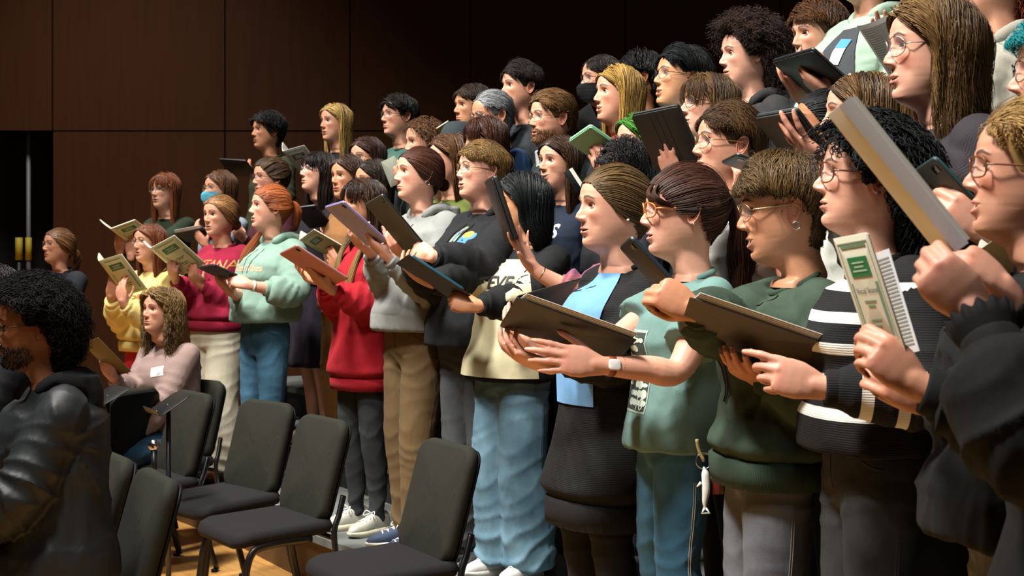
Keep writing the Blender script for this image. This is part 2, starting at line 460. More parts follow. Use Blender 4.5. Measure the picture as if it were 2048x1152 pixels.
        if lash:
            lm = sst(.0026, .0008, np.abs(z - zu)) * (np.abs(tt) < 1.06) * fr * (z > .1)
            paint(np.array(C(brow)) * .35, .9 * lm); paint(np.array(C(brow)) * .6, .45 * sst(.0012, .0004, np.abs(z - zlo)) * (np.abs(tt) < 1) * fr * (z > .1))
        # mouth opening: rows around the seam stretch, jaw drops
        if smile:
            z = z + smile * .006 * sst(.010, .024, Y) * gs(z - .049, .016) * mk
        if mouth:
            fy = np.clip(1 - (Y / .0205) ** 2, 0, 1) ** .7 * mk
            s = np.clip((.0512 - Z.ravel()) / .0038, 0, 1)
            inn = sst(.02, .22, s) * sst(.98, .78, s) * sst(0.02, .25, fy)
            drop_in = s * fy * mouth
            jawd = sst(.0, .06, .060 - Z.ravel()) * .55 * mouth * sst(-.06, 0.0, Z.ravel()) * sst(-.2, .5, np.cos(aa))
            z = z - np.maximum(drop_in * sst(.012, .034, Z.ravel()), jawd * (Z.ravel() < .0474)) - 0
            x = x - .016 * inn - .004 * mouth / .012 * sst(.045, 0., Z.ravel()) * mk * .3
            paint('#3a0f0d', inn * .95)
            tm = inn * sst(.40, .22, s) * (mouth > .006); paint('#d9cfc0', tm * sst(.3, .6, fy) * .9)
            x = x + .010 * tm
        W3 = np.stack([x, y, z], 1).reshape(R, n, 3); wt = (sst(.075, .04, Z) * sst(.93, .72, np.cos(A)) * .85)[..., None]
        for _ in range(10):
            av = (np.roll(W3, 1, 1) + np.roll(W3, -1, 1)) / 4; av[1:-1] += (W3[:-2] + W3[2:]) / 4; av[0] *= 2; av[-1] *= 2; W3 = W3 * (1 - wt) + av * wt
        x, y, z = W3.reshape(-1, 3).T
        h.V = np.stack([x, y, z], 1); h.col = col; h.Q = gridf(R, n); h.R, h.n = R, n; h.Z, h.A = Z.ravel(), aa
        h.zgrid = zs
        k = R * n  # close the top and bottom
        h.T = np.stack([np.full(n, (R - 1) * n), (R - 1) * n + np.arange(n), (R - 1) * n + (np.arange(n) + 1) % n], 1)[1:-1]
        h.gaze, h.eyec, h.res = gaze, eyec, res
        h.mouth = mouth

    def parts(h, ears=True):
        """list of (V,Q,T,col,mat) in head space; mat 0 skin 1 white 2 iris 3 pupil"""
        out = [(h.V, h.Q, h.T, h.col, 0)]
        for sg in (1, -1):
            n, R = 20, 12
            th = np.linspace(0, 2 * PI, n, endpoint=False); ph = np.linspace(0, PI * .62, R)
            V = np.stack([np.repeat(np.cos(ph), n) , np.outer(np.sin(ph), np.cos(th)).ravel(), np.outer(np.sin(ph), np.sin(th)).ravel()], 1) * h.eye_r
            gy, gz = h.gaze; M = np.array(Matrix.Rotation(gy, 3, 'Z') @ Matrix.Rotation(-gz, 3, 'Y')); V = V @ M.T + np.array([h.eye_x, sg * h.eye_y, h.eye_z])
            Q = gridf(R, n); mi = np.repeat(np.where(ph[:-1] < .24, 3, np.where(ph[:-1] < .55, 2, 1)), n)
            out.append((V, Q, None, np.ones((len(V), 3)), mi))
            if ears:
                V, Q, T = ear_geo()
                u = nrm((-.93, sg * .30, -.10)); v = nrm(np.array((-.16, 0.05 * sg, 1.))); v = nrm(v - u * np.dot(u, v)); nn = np.cross(v, u) * sg
                nn = nn if nn[1] * sg > 0 else -nn
                P = V[:, :1] * u + V[:, 1:2] * v + V[:, 2:] * nn + np.array([-.010, sg * .0765, .110])
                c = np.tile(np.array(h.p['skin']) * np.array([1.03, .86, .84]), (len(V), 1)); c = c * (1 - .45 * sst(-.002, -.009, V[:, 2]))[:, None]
                if sg > 0: Q = Q[:, ::-1]; T = T[:, ::-1]
                out.append((P, Q, T, c, 0))
        return out

# ---------------------------------------------------------------- hair
HC0 = np.array([-.004, 0., .125]); HAX = np.array([.0985, .0780, .1020])

def on_head(P, off):
    """push points to the skull ellipsoid plus off"""
    d = P - HC0; ax = HAX + np.asarray(off)[..., None] if np.ndim(off) else HAX + off
    k = np.linalg.norm(d / ax, axis=-1, keepdims=True)
    Q = HC0 + d / np.maximum(k, 1e-6)
    z = np.clip(Q[..., 2], .03, .224); x, y = head_base(z, np.arctan2(Q[..., 1], Q[..., 0]))
    rb = np.hypot(x, y) + .8 * (off if np.ndim(off) else np.full(z.shape, off)); r = np.hypot(Q[..., 0], Q[..., 1]); f = np.where(Q[..., 2] < .2, np.maximum(1, rb / np.maximum(r, 1e-4)), 1)
    Q[..., 0] *= f; Q[..., 1] *= f
    return Q

def hairline(a, front=.186, temple=.158, side=.118, nape=.030, back=None):
    """height of the hairline for azimuth a (0 front)"""
    a = np.abs(a)
    return np.interp(a, np.radians([0, 25, 48, 66, 78, 96, 112, 135, 180]), [front, front - .002, temple, side + .010, side - .016, .122, .080, nape + .012, nape])

def scalp_roots(M, rng, hl):
    out = np.zeros((0, 3)); A = np.zeros(0)
    while len(out) < M:
        d = nrow(rng.normal(size=(M * 3, 3))); P = HC0 + d * HAX
        a = np.arctan2(P[:, 1], P[:, 0]); ok = P[:, 2] > hairline(a, **hl) ; out = np.concatenate([out, P[ok]])
    return out[:M]

def strands_mesh(P, r, flat=1.7, n=4, rng=None, tone=None):
    """P (M,K,3) strand points, r (M,K) radii"""
    M, K, _ = P.shape
    t = nrow(np.gradient(P, axis=1)); out = P - HC0; out[..., 2] *= .35; out = nrow(out)
    s = nrow(np.cross(t, out)); u = np.cross(s, t)
    th = np.linspace(0, 2 * PI, n, endpoint=False) + .4
    V = P[:, :, None] + s[:, :, None] * (np.cos(th)[None, None, :, None] * (r * flat)[:, :, None, None]) + u[:, :, None] * (np.sin(th)[None, None, :, None] * r[:, :, None, None])
    base = gridf(K, n); Q = (base[None] + (np.arange(M) * K * n)[:, None, None]).reshape(-1, 4)
    tone = (rng.random(M) if tone is None else tone)
    return V.reshape(-1, 3), Q, np.repeat(tone, K * n)

def shell(head, hl, off=.004, low=None):
    """scalp cap following the skull above the hairline"""
    g = []
    a = np.linspace(-PI, PI, 49)[:-1]; rows = 16; zt = .227; ring = []
    hz = hairline(a, **hl) + .004
    for i in range(rows):
        f = i / (rows - 1); f2 = 1 - (1 - f) ** 1.6
        z = hz + (zt - hz) * f2; x, y = head_base(np.minimum(z, .2254), a)
        P = np.stack([x, y, np.minimum(z, .2254)], 1); o = off * min(1, .25 + f * 4)
        d = nrow(P - HC0); ring.append(P + d * o)
    return loft(np.array(ring), caps=False) + (None,)

def make_hair(style, rng, n=520, L=.35, r=.0008, hl=None, part=0., vol=.010, wave=0., bangs=0., curl=.5, tie=(-.105, 0., .135), tail=.30, tail_r=.03,
              sweep=(0, 0), fringe=.168, bun=.034, tuck=0., shoulder=.17, front_len=None, K=14, tail_out=.02):
    """hair strands in head space: returns list of geometry (V,Q,tone)"""
    hl = hl or {}; out = []
    R0 = scalp_roots(n, rng, hl)
    if style not in ('afro', 'curly', 'ringlet'):          # extra roots along the hairline
        m = n // 5; a = rng.uniform(-2.0, 2.0, m); z = hairline(a, **hl) + rng.uniform(0, .006, m); x, y = head_base(z, a); E = on_head(np.stack([x, y, z], 1), .001)
        R0 = np.concatenate([R0, E])
    M = len(R0); rad = np.full(M, r) * rng.uniform(.7, 1.3, M)
    if style in ('afro', 'curly', 'ringlet'):
        Ls = L * rng.uniform(.65, 1.1, M); Kc = 24
        de = np.linalg.norm((R0 - np.array([.0, 0, .108])) * np.array([1, 0, 1]), axis=1); Ls = Ls * np.where(np.abs(R0[:, 1]) > .05, np.clip((de - .012) / .05, .12, 1), 1)
        d = nrow(R0 - HC0); down = np.array([0, 0, -1.])
        if style != 'afro': d = nrow(d + np.array(sweep + (0,)) * .8)
        s = np.linspace(0, 1, Kc)[None, :, None]
        droop = {'afro': .25, 'curly': .55, 'ringlet': 1.0}[style]
        P = R0[:, None] + d[:, None] * (Ls[:, None, None] * s * (1 - .35 * droop * s)) + down * (droop * Ls[:, None, None] * s ** 2)
        e1 = nrow(np.cross(d, rng.normal(size=(M, 3)))); e2 = np.cross(d, e1)
        ph = rng.uniform(0, 6.28, M)[:, None, None]; tw = (L / .014 * curl * rng.uniform(.7, 1.3, M))[:, None, None] * 2 * PI / 2
        amp = (.006 + .004 * rng.random(M))[:, None, None] * np.minimum(1, s * 4)
        P = P + amp * (e1[:, None] * np.cos(tw * s + ph) + e2[:, None] * np.sin(tw * s + ph))
        rr = rad[:, None] * np.linspace(1, .55, Kc)[None]
        out.append(strands_mesh(P, rr, 1.3, 3, rng)); return out
    lump = noise(R0, 55., int(rng.integers(1e6)), 2); tone0 = np.clip(.45 + .4 * lump + .5 * (rng.random(M) - .5), 0, 1); fly = np.where(rng.random(M) < .03, 1.35, 1.)
    if style == 'short':
        d = nrow(R0 - HC0); Ls = L * rng.uniform(.7, 1.15, M); P = [R0.copy()]; p = R0.copy(); ragg = rng.uniform(-.007, .012, M)
        side = np.where(R0[:, 1] > part, 1., -1.)
        for k in range(1, K):
            f = k / (K - 1); rel = nrow(p - HC0); g = np.tile(np.array([0, 0, -1.]), (M, 1)) * .9
            v = g + np.stack([np.full(M, sweep[0]), sweep[1] + side * .35 * (sweep[1] == 0), np.zeros(M)], 1)
            v = v + np.array([-.9, 0, .2]) * sst(.02, .09, p[:, :1]) * (bangs == 0) - np.array([-.3, 0, 0]) * (bangs > 0) * sst(.05, .09, p[:, :1])
            v = v - rel * np.sum(v * rel, 1, keepdims=True); v = nrow(v + rng.normal(size=(M, 3)) * .18)
            az = np.abs(np.arctan2(p[:, 1], p[:, 0] + .004)); lim = np.interp(az, np.radians([0, 35, 62, 76, 92, 108, 122, 140, 180]), [fringe, fringe + .001, max(fringe - .004, .150), .140, .142, .131, .07, .03, .012]) + ragg
            stop = (p[:, 2] + v[:, 2] * (Ls / K) < lim); v = np.where(stop[:, None], v * .03, v)
            p = on_head(p + v * (Ls / K)[:, None], vol * (.35 + .65 * math.sin(f * PI * .8)) * (.5 + .6 * sst(.1, .2, p[:, 2])) * (1 + .35 * lump) * fly + .003 * rng.random(M))
            p[:, 2] += wave * .004 * np.sin(k * 1.1 + R0[:, 0] * 90)
            P.append(p.copy())
        P = np.stack(P, 1); az = np.abs(np.arctan2(P[..., 1], P[..., 0] + .004)); keep = ~((P[..., 2] < .092) & (az < 2.12)).any(1) & (np.linalg.norm(np.diff(P, axis=1), axis=2).sum(1) > min(.028, L * .4)); P, tone0 = P[keep], tone0[keep]; rr = rad[keep][:, None] * np.linspace(1., .45, K)[None]
        out.append(strands_mesh(P, rr, 2.0, 3, rng, tone0)); return out
    if style in ('pulled',):
        tie = np.array(tie, float); P = []; s = np.linspace(0, 1, K)
        d0 = nrow(R0 - HC0); d1 = nrm(tie - HC0)
        ct = np.clip(d0 @ d1, -1, 1); om = np.arccos(ct)[:, None, None]
        sl = np.sin((1 - s)[None, :, None] * om) / np.sin(om + 1e-6) * d0[:, None] + np.sin(s[None, :, None] * om) / np.sin(om + 1e-6) * d1
        sag = np.array([0, 0, -1.]) * .10 * np.sin(s * PI)[None, :, None] * (np.abs(d0[:, 1]) * 1.2)[:, None, None]
        sl = nrow(sl + sag)
        off = .0045 + vol * (.1 + .9 * np.sin(np.clip(s * 1.15, 0, 1) * PI * .62))[None, :] * (rng.uniform(.6, 1.15, M) * (1 + .3 * lump) * fly)[:, None]
        P = on_head(sl * .1 + HC0, off)
        if wave: P = P + wave * .003 * np.sin(s * 9 + R0[:, :1] * 80)[..., None] * np.array([0, .4, 1])
        out.append(strands_mesh(P, rad[:, None] * np.ones(K)[None] * 1.05, 2.1, 3, rng, tone0))
        if tail:
            m = int(n * .45); th = rng.uniform(0, 6.28, m); rr = np.sqrt(rng.random(m)); s = np.linspace(0, 1, K)
            base = tie + np.array([-.012, 0, 0]) + np.stack([0 * th, np.cos(th) * rr * .012, np.sin(th) * rr * .012], 1)
            Lt = tail * rng.uniform(.75, 1.05, m); spread = tail_r * (np.sin(np.clip(s * 1.3, 0, 1) * PI * .75))
            o = np.stack([-(tail_out + .02) * np.sin(np.clip(s * 2.2, 0, 1) * PI / 2) , 0 * s, .012 * np.sin(np.clip(s * 3, 0, 1) * PI) ], 1)
            P = base[:, None] + o[None] + np.stack([np.cos(th) * rr, np.sin(th) * rr, 0 * th], 1)[:, None] * spread[None, :, None] + np.array([0, 0, -1.]) * (Lt[:, None] * s[None] ** 1.15)[..., None]
            if wave: P = P + wave * .006 * np.stack([np.sin(s[None] * 14 + th[:, None]), np.cos(s[None] * 12 + th[:, None] * 2), 0 * th[:, None] * s[None]], -1)
            out.append(strands_mesh(P, (np.full(m, r * 1.05) * rng.uniform(.7, 1.3, m))[:, None] * np.linspace(1, .4, K)[None] ** .8, 2.2, 3, rng))
        if bun:
            m = 90; th0 = rng.uniform(0, 6.28, m); s = np.linspace(0, 1, K); c = tie + np.array([-bun * .75, 0, 0])
            ax = nrow(rng.normal(size=(m, 3)) * np.array([.5, .5, .5]) + np.array([-1, 0, .2])); e1 = nrow(np.cross(ax, np.array([0, .1, 1.]))); e2 = np.cross(ax, e1)
            an = th0[:, None] + s[None] * 4.2; el = rng.uniform(-1, 1, m)[:, None] + .4 * np.sin(s * 5)[None]
            rb = bun * rng.uniform(.85, 1.08, m)[:, None]
            P = c + (np.cos(el) * rb)[..., None] * (np.cos(an)[..., None] * e1[:, None] + np.sin(an)[..., None] * e2[:, None]) + (np.sin(el) * rb * .8)[..., None] * ax[:, None]
            out.append(strands_mesh(P, np.full((m, K), r * 1.2), 1.6, 4, rng))
        return out
    # long, bob, wavy: combed from a parting, then hanging
    K2 = 20 if L > .25 else 16
    side = np.where(R0[:, 1] > part, 1., -1.); p = R0.copy(); P = [p.copy()]
    Ls = L * (1 - .38 * rng.random(M) ** 2.2); isb = (R0[:, 0] > .045) & (np.abs(R0[:, 1]) < .06) & (bangs > 0)
    Ls = np.where(isb, bangs * rng.uniform(.85, 1.1, M), Ls)
    st = (Ls / K2)[:, None]; lay = vol * rng.uniform(.35, 1.25, M) * (1 + .3 * lump) * fly; ph = rng.uniform(0, 6.28, M)
    fall = np.zeros(M)
    for k in range(1, K2):
        f = k / (K2 - 1); rel = nrow(p - HC0); fx = sst(.02, .085, p[:, 0]) * (~isb)
        v = np.tile(np.array([0, 0, -1.]), (M, 1))
        v[:, 1] += side * .9 * sst(.15, .21, p[:, 2]) + side * 1.5 * fx
        v[:, 0] += -1.25 * fx + np.where(isb, .25, 0) - tuck * .8 * sst(.02, .06, p[:, 0])
        tang = v - rel * np.sum(v * rel, 1, keepdims=True)
        hang = (p[:, 2] < .108) & ~isb
        fall = np.clip(fall + hang * .34, 0, 1)
        fv = np.tile(np.array([0, 0, -1.]), (M, 1))
        inn = sst(.35, 1., f) * (curl if style == 'bob' else .06)
        fv[:, 0] += -inn * np.sign(p[:, 0] + .02) * .6 - .10 * (p[:, 0] > 0); fv[:, 1] += -inn * np.sign(p[:, 1]) * .6
        # rest on the shoulders
        sh = sst(-.09, -.15, p[:, 2]) * sst(.30, .12, np.abs(p[:, 1])) * (L > .3)
        fv[:, 1] += side * .35 * sh * sst(-.02, -.06, p[:, 0]) * 0; fv[:, 0] += np.where(p[:, 0] > -.01, .3, -.25) * sh
        v = nrow(nrow(tang) * (1 - fall)[:, None] + nrow(fv) * fall[:, None] + rng.normal(size=(M, 3)) * .05)
        if wave:
            w = wave * .45 * np.sin(f * L * 70 + ph + R0[:, 2] * 20); v = v + np.stack([w * np.cos(ph), w * np.sin(ph), 0 * w], 1) * sst(.08, .35, f)
            v = nrow(v)
        pn = p + v * st; onh = on_head(pn, lay + .003)
        d_in = np.linalg.norm((pn - HC0) / (HAX + lay[:, None]), axis=1) < 1
        pn = np.where((fall < .15)[:, None] | (d_in & (pn[:, 2] > .06))[:, None], onh, pn)
        # keep clear of the neck
        nr = np.hypot(pn[:, 0] + .025, pn[:, 1]); kk = (pn[:, 2] < .06) & (nr < .066)
        pn[kk, :2] = np.array([-.025, 0]) + (pn[kk, :2] - np.array([-.025, 0])) * (.066 / np.maximum(nr[kk], .01))[:, None]
        p = pn; P.append(p.copy())
    P = np.stack(P, 1); rr = rad[:, None] * np.linspace(1.05, .5, K2)[None]
    out.append(strands_mesh(P, rr, 2.0, 3, rng, tone0))
    return out

def glasses_geo(shape='round', w=.0245, hgt=.021, r=.0011, full=True):
    """frame built around the eyes; returns (frame geo, lens geo) in head space (x forward)"""
    fr, ln = [], []
    th = np.linspace(0, 2 * PI, 33); e = {'round': 1., 'rect': .55, 'oval': .8}[shape]
    x0 = .0985
    def curve(y): return x0 + .003 - 7.6 * np.maximum(np.abs(y) - .010, 0) ** 2
    for sg in (1, -1):
        y = sg * .032 + w * np.sign(np.cos(th)) * np.abs(np.cos(th)) ** e; z = .1135 + hgt * np.sign(np.sin(th)) * np.abs(np.sin(th)) ** e
        P = np.stack([curve(y) + (z - .1135) * .12, y, z], 1); fr.append(tube(P, r, 6, False))
        c = P[:-1].mean(0); n = 32; V = np.concatenate([P[:-1], [c]]); j = np.arange(n)
        ln.append((V, None, np.stack([np.full(n, n), j, (j + 1) % n], 1)))
        yo = sg * (.032 + w); P = spline([[curve(yo), yo, .117], [curve(yo) - .006, yo + sg * .008, .1185], [.055, sg * .0735, .1195], [.0, sg * .0815, .121], [-.015, sg * .0815, .118], [-.028, sg * .079, .100]], 18)
        fr.append(tube(P, (r * .9, r * 1.3), 6))
    P = spline([[curve(.008), .032 - w, .116], [x0 + .003, 0, .120], [curve(.008), -(.032 - w), .116]], 9); fr.append(tube(P, r, 6))
    return fr, ln
# ---------------------------------------------------------------- hands
# right hand: wrist at origin, x to the fingers, z dorsal, thumb at +y
_MCP = [(.090, .027, .000), (.094, .0075, .003), (.089, -.0115, .001), (.080, -.029, -.004)]
_PH = [(.043, .026, .021), (.047, .030, .022), (.043, .028, .021), (.034, .021, .019)]
_RAD = [.0083, .0086, .0080, .0070]
POSES = {  # flexion (mcp, pip, dip) per finger, spread, thumb (out angle, down angle, bend)
    'flat': dict(f=[(8, 12, 8), (10, 14, 8), (12, 16, 8), (10, 18, 10)], sp=4, th=(42, 18, 12)),
    'spread': dict(f=[(6, 10, 6), (4, 10, 6), (6, 12, 8), (8, 14, 8)], sp=13, th=(55, 22, 12)),
    'support': dict(f=[(22, 26, 16), (26, 30, 16), (30, 34, 18), (32, 40, 20)], sp=5, th=(35, 45, 20)),
    'edge': dict(f=[(48, 42, 20), (52, 46, 22), (56, 50, 24), (58, 54, 26)], sp=3, th=(24, 58, 22)),
    'grip': dict(f=[(66, 72, 40), (68, 76, 42), (70, 78, 42), (70, 78, 42)], sp=1, th=(26, 60, 34)),
    'pinch': dict(f=[(46, 46, 24), (54, 58, 30), (60, 68, 36), (62, 72, 40)], sp=2, th=(22, 52, 14)),
    'relax': dict(f=[(20, 28, 16), (24, 34, 18), (28, 38, 20), (30, 42, 22)], sp=3, th=(34, 34, 18)),
    'point': dict(f=[(20, 22, 12), (44, 50, 26), (52, 60, 32), (58, 64, 36)], sp=3, th=(28, 46, 14)),
}
def hand_chains(pose):
    p = POSES[pose] if isinstance(pose, str) else pose; ch = []
    for k in range(4):
        b = np.array(_MCP[k]); sp = math.radians(p['sp'] * (1.3, .3, -.7, -1.8)[k]); fl = 0
        pts = [b]
        for j in range(3):
            fl += math.radians(p['f'][k][j]); d = np.array([math.cos(fl) * math.cos(sp), math.cos(fl) * math.sin(sp), -math.sin(fl)])
            pts.append(pts[-1] + d * _PH[k][j])
        ch.append((pts, _RAD[k]))
    o, dn, bd = [math.radians(v) for v in p['th']]; b = np.array([.022, .020, -.008]); pts = [b]
    d = np.array([math.cos(o) * math.cos(dn), math.sin(o) * math.cos(dn), -math.sin(dn)]); pts.append(b + d * .043)
    fw = np.array([1., -.25, -.15])
    for j, L in enumerate((.034, .027)):
        d = nrm(d * math.cos(bd) + (fw - d * np.dot(fw, d)) * math.sin(bd)); pts.append(pts[-1] + d * L)
    ch.append((pts, .0108)); return ch

def hand_geo(pose):
    """closed pieces of a right hand, plus nail anchor frames"""
    g = G()
    # palm: loft of rounded sections from wrist to the knuckles
    xs = [-.022, -.012, .0, .02, .045, .07, .088, .098]; hw = [.0150, .0235, .0270, .033, .0405, .0415, .0385, .030]; ht = [.0110, .0165, .0178, .0172, .0165, .0142, .0115, .0075]
    cy = [0, 0, .0005, .001, .000, -.001, -.001, -.001]; n = 18; th = np.linspace(0, 2 * PI, n, endpoint=False); rings = []
    for x, w, t, c in zip(xs, hw, ht, cy):
        rings.append(np.stack([np.full(n, x) - .004 * np.abs(np.sin(th)) * 0, c + w * np.sign(np.cos(th)) * np.abs(np.cos(th)) ** .8, t * np.sign(np.sin(th)) * np.abs(np.sin(th)) ** .85 - .002 + .003 * np.sin((x + .02) * 20)], 1))
    g.add(*loft(np.array(rings)))
    nails = []
    for k, (pts, r) in enumerate(hand_chains(pose)):
        P = spline(np.array(pts), 13); s = np.linspace(0, 1, 13); kn = .0010 * (gs(s - .36, .07) + gs(s - .68, .06))
        rr = r * np.interp(s, [0, .15, .5, .85, 1], [1.12, 1.05, .98, .86, .72]) + kn
        if k == 4: rr = r * np.interp(s, [0, .2, .45, .7, .9, 1], [1.45, 1.2, .95, .92, .86, .66])
        if k < 4: P = np.concatenate([[np.array(pts[0]) - np.array([.022, (0.004, .001, -.001, -.004)[k] * 1.5, .002])], P]); rr = np.concatenate([[r * .9], rr])
        g.add(*tube(P, np.stack([rr * 1.02, rr], 1), 12, True, up=(0, 0, 1) if k < 4 else (.3, -.5, 1), rnd=True))
        d = nrm(np.array(pts[-1]) - np.array(pts[-2])); up = nrm(np.cross(np.cross(d, (0, 0, 1.) if k < 4 else (.4, .3, .8)), d)); nails.append((np.array(pts[-1]) - d * .006 * (1 if k < 4 else 1.2) + up * rr[-1] * .95, d, up, r * (.62 if k < 4 else .75)))
    # thenar and web
    a = np.array(hand_chains(pose)[4][0][0]); b = np.array(hand_chains(pose)[4][0][1])
    g.add(*tube(spline([[.004, .010, -.006], a, b * .75 + a * .25], 6), np.array([.013, .016, .0165, .0155, .0135, .012]), 12, True, rnd=True))
    g.add(*tube(spline([[.03, .018, -.005], [.060, .026, -.004], [.082, .026, -.002]], 5), np.array([.012, .0115, .0105, .0098, .009]), 10, True, rnd=True))
    return g, nails

def hand_frame(fingers, dorsal):
    x = nrm(fingers); z = np.asarray(dorsal, float); z = nrm(z - x * np.dot(x, z)); return np.stack([x, np.cross(z, x), z], 1)

def ik(S, W, L1, L2, hint):
    d = W - S; D = np.linalg.norm(d); mx = (L1 + L2) * .995
    if D > mx: k = D / mx; L1 *= k; L2 *= k
    D = np.linalg.norm(d); d = d / D; a = (L1 ** 2 - L2 ** 2 + D * D) / (2 * D); h = math.sqrt(max(0, L1 ** 2 - a * a))
    hn = np.asarray(hint, float); hn = nrm(hn - d * np.dot(hn, d)); return S + d * a + hn * h

def seg_near(P, A, B):
    d = B - A; t = np.clip(((P - A) @ d) / (d @ d), 0, 1); q = A + t[:, None] * d; return t, np.linalg.norm(P - q, axis=1), q

# ---------------------------------------------------------------- a person
def tring(z, w, f, b, cx=0., n=32, e=.86):
    th = np.linspace(0, 2 * PI, n, endpoint=False); c, s = np.cos(th), np.sin(th)
    x = cx + np.where(c > 0, f, b) * np.sign(c) * np.abs(c) ** e; y = w * np.sign(s) * np.abs(s) ** e
    return np.stack([x, y, np.full(n, z)], 1)

class Person:
    """local frame: origin at the feet, x forward, y to the person's left, z up"""
    def __init__(p, name, label, head, d, row_z, yaw=0., hyaw=0., hpitch=0., hroll=0., s=1., male=False, build=1., lean=0., seat=None, group=None, face=None, skin='#c99a80', res=1., seed=0, shoulder=None, twist=0.):
        p.name, p.res, p.male, p.skin = name, res, male, C(skin); p.rng = np.random.default_rng(seed + 11); p.seed = seed
        px, py = head; phi = math.atan2((px - CX) / F, 1.0); p.yaw = math.radians(yaw) - phi
        p.hs = s; W = at(px, py, d); p.hw = W
        a = PI + p.yaw; p.M = np.array(Matrix.Rotation(a, 3, 'Z')); p.ang = a
        hx = .055 + lean
        p.o = W - p.M @ np.array([hx, 0, 0]); p.o[2] = row_z
        p.hz = W[2] - row_z                            # head centre height
        p.Ht = p.hz + .113 * s; p.k = p.Ht / 1.68 if seat is None else 1.0
        p.seat = seat
        p.hc = np.array([hx, 0, p.hz]); p.chin = p.hc - np.array([0, 0, .113 * s])
        p.ns = np.array([hx - .055 - lean * .2, 0, p.hz - .163 * s - .008])   # base of neck
        k = min(1.12, max(.86, p.k)); p.kk = k
        p.shw = (.150 if not male else .172) * k * (shoulder or 1.) ; p.b = build
        p.sh = {}
        ct, st_ = math.cos(math.radians(twist)), math.sin(math.radians(twist))
        for sg in (1, -1): p.sh[sg] = p.ns + np.array([-.012 - sg * st_ * p.shw * 0 + (-sg * st_) * p.shw, sg * p.shw * ct, -.050 * k])
        p.root = None; p.wr = {}; p.el = {}; p.hands = {}
        p.label, p.group, p.face = label, group, face or {}
        p.rot = (math.radians(hyaw), math.radians(hpitch), math.radians(hroll))
        p.zcrotch = .475 * p.Ht if seat is None else seat
    def w2l(p, w): return p.M.T @ (np.asarray(w, float) - p.o)
    def l2w(p, v): return p.M @ np.asarray(v, float) + p.o
    def band(p, sg, mat, dist, r=.031, w=.006, name='bracelet', face=None):
        E, W = p.el[sg], p.wr[sg]; d = nrm(W - E); c = W - d * dist; P = np.array([c - d * w, c - d * w * .9, c + d * w * .9, c + d * w]); V, Q, T = tube(P, np.array([r * .9, r, r, r * .9]) * p.kk, 24, True)
        o = G().add(V, Q, T).build(name, mat, p.root)
        if face is not None:
            out = nrm(p.hands[sg][1] - d * np.dot(p.hands[sg][1], d)) ; V, Q, T = rbox(.034, .030, .010, .008, 4, .003); side = np.cross(d, out); G().add(V @ np.stack([d, side, out], 1).T + c + out * r * p.kk * .98, Q, T).build('watch_case', face, o)
        return o
    def panel(p, name, mat, a0, a1, z0, z1, off=.005, lim=9., xlim=9., n=34, shape=None):
        bv = p.topbvh(); rows = []
        for z in np.linspace(z0, z1, n):
            row = []; t = (z - z0) / (z1 - z0)
            b0, b1 = (a0, a1) if shape is None else shape(t)
            for a in np.linspace(b0, b1, 41):
                h = bv.ray_cast(Vector((p.ns[0] - .01, 0, z)), Vector((math.cos(a), math.sin(a), 0)))[0]; q = np.array(h) if h is not None else np.array([.1, 0, z])
                q[1] = np.clip(q[1], -lim, lim); q[0] = min(q[0], xlim); row.append(q + np.array([math.cos(a), math.sin(a), 0]) * off)
            rows.append(row)
        R = np.array(rows); R[1:-1] = (R[:-2] + 2 * R[1:-1] + R[2:]) / 4
        return G().add(R.reshape(-1, 3), gridf(n, 41, False)).build(name, mat, p.root)
    def cord(p, pts, mat, r=.0022, name='neck_cord'):
        bv = p.topbvh(); out = []
        for y, z in spline(pts, 24):
            h = bv.ray_cast(Vector((p.ns[0] + .02, y, p.ns[2] + z)), Vector((1, 0, 0)))[0]
            if h: out.append([h.x + .004, y, p.ns[2] + z])
        if len(out) < 3: return
        return G().add(*tube(out, r, 6)).build(name, mat, p.root)
    def arm(p, sg, wrist=None, elbow=(-.25, .2, -1.), fingers=None, dorsal=None, pose='support', world=True, hs=1.):
        """sg +1 left, -1 right; wrist world point (or local); fingers/dorsal world directions"""
        k = p.kk; L1, L2 = .285 * k, .245 * k
        if wrist is None:
            W = p.sh[sg] + np.array([.03, sg * .05, -.52 * k]); p.wr[sg] = W; p.el[sg] = ik(p.sh[sg], W, L1, L2, (-1, sg * .2, 0)); p.hands[sg] = (np.array([.15, 0, -1.]), np.array([0, sg, 0.]), 'relax', hs); return p
        W = p.w2l(wrist) if world else np.asarray(wrist, float)
        p.wr[sg] = W; e = np.array(elbow, float) * np.array([1, sg, 1]); p.el[sg] = ik(p.sh[sg], W, L1, L2, e)
        f = p.M.T @ np.asarray(fingers, float) if (fingers is not None and world) else (np.asarray(fingers) if fingers is not None else W - p.el[sg])
        dz = p.M.T @ np.asarray(dorsal, float) if world else np.asarray(dorsal, float)
        p.hands[sg] = (f, dz, pose, hs); return p
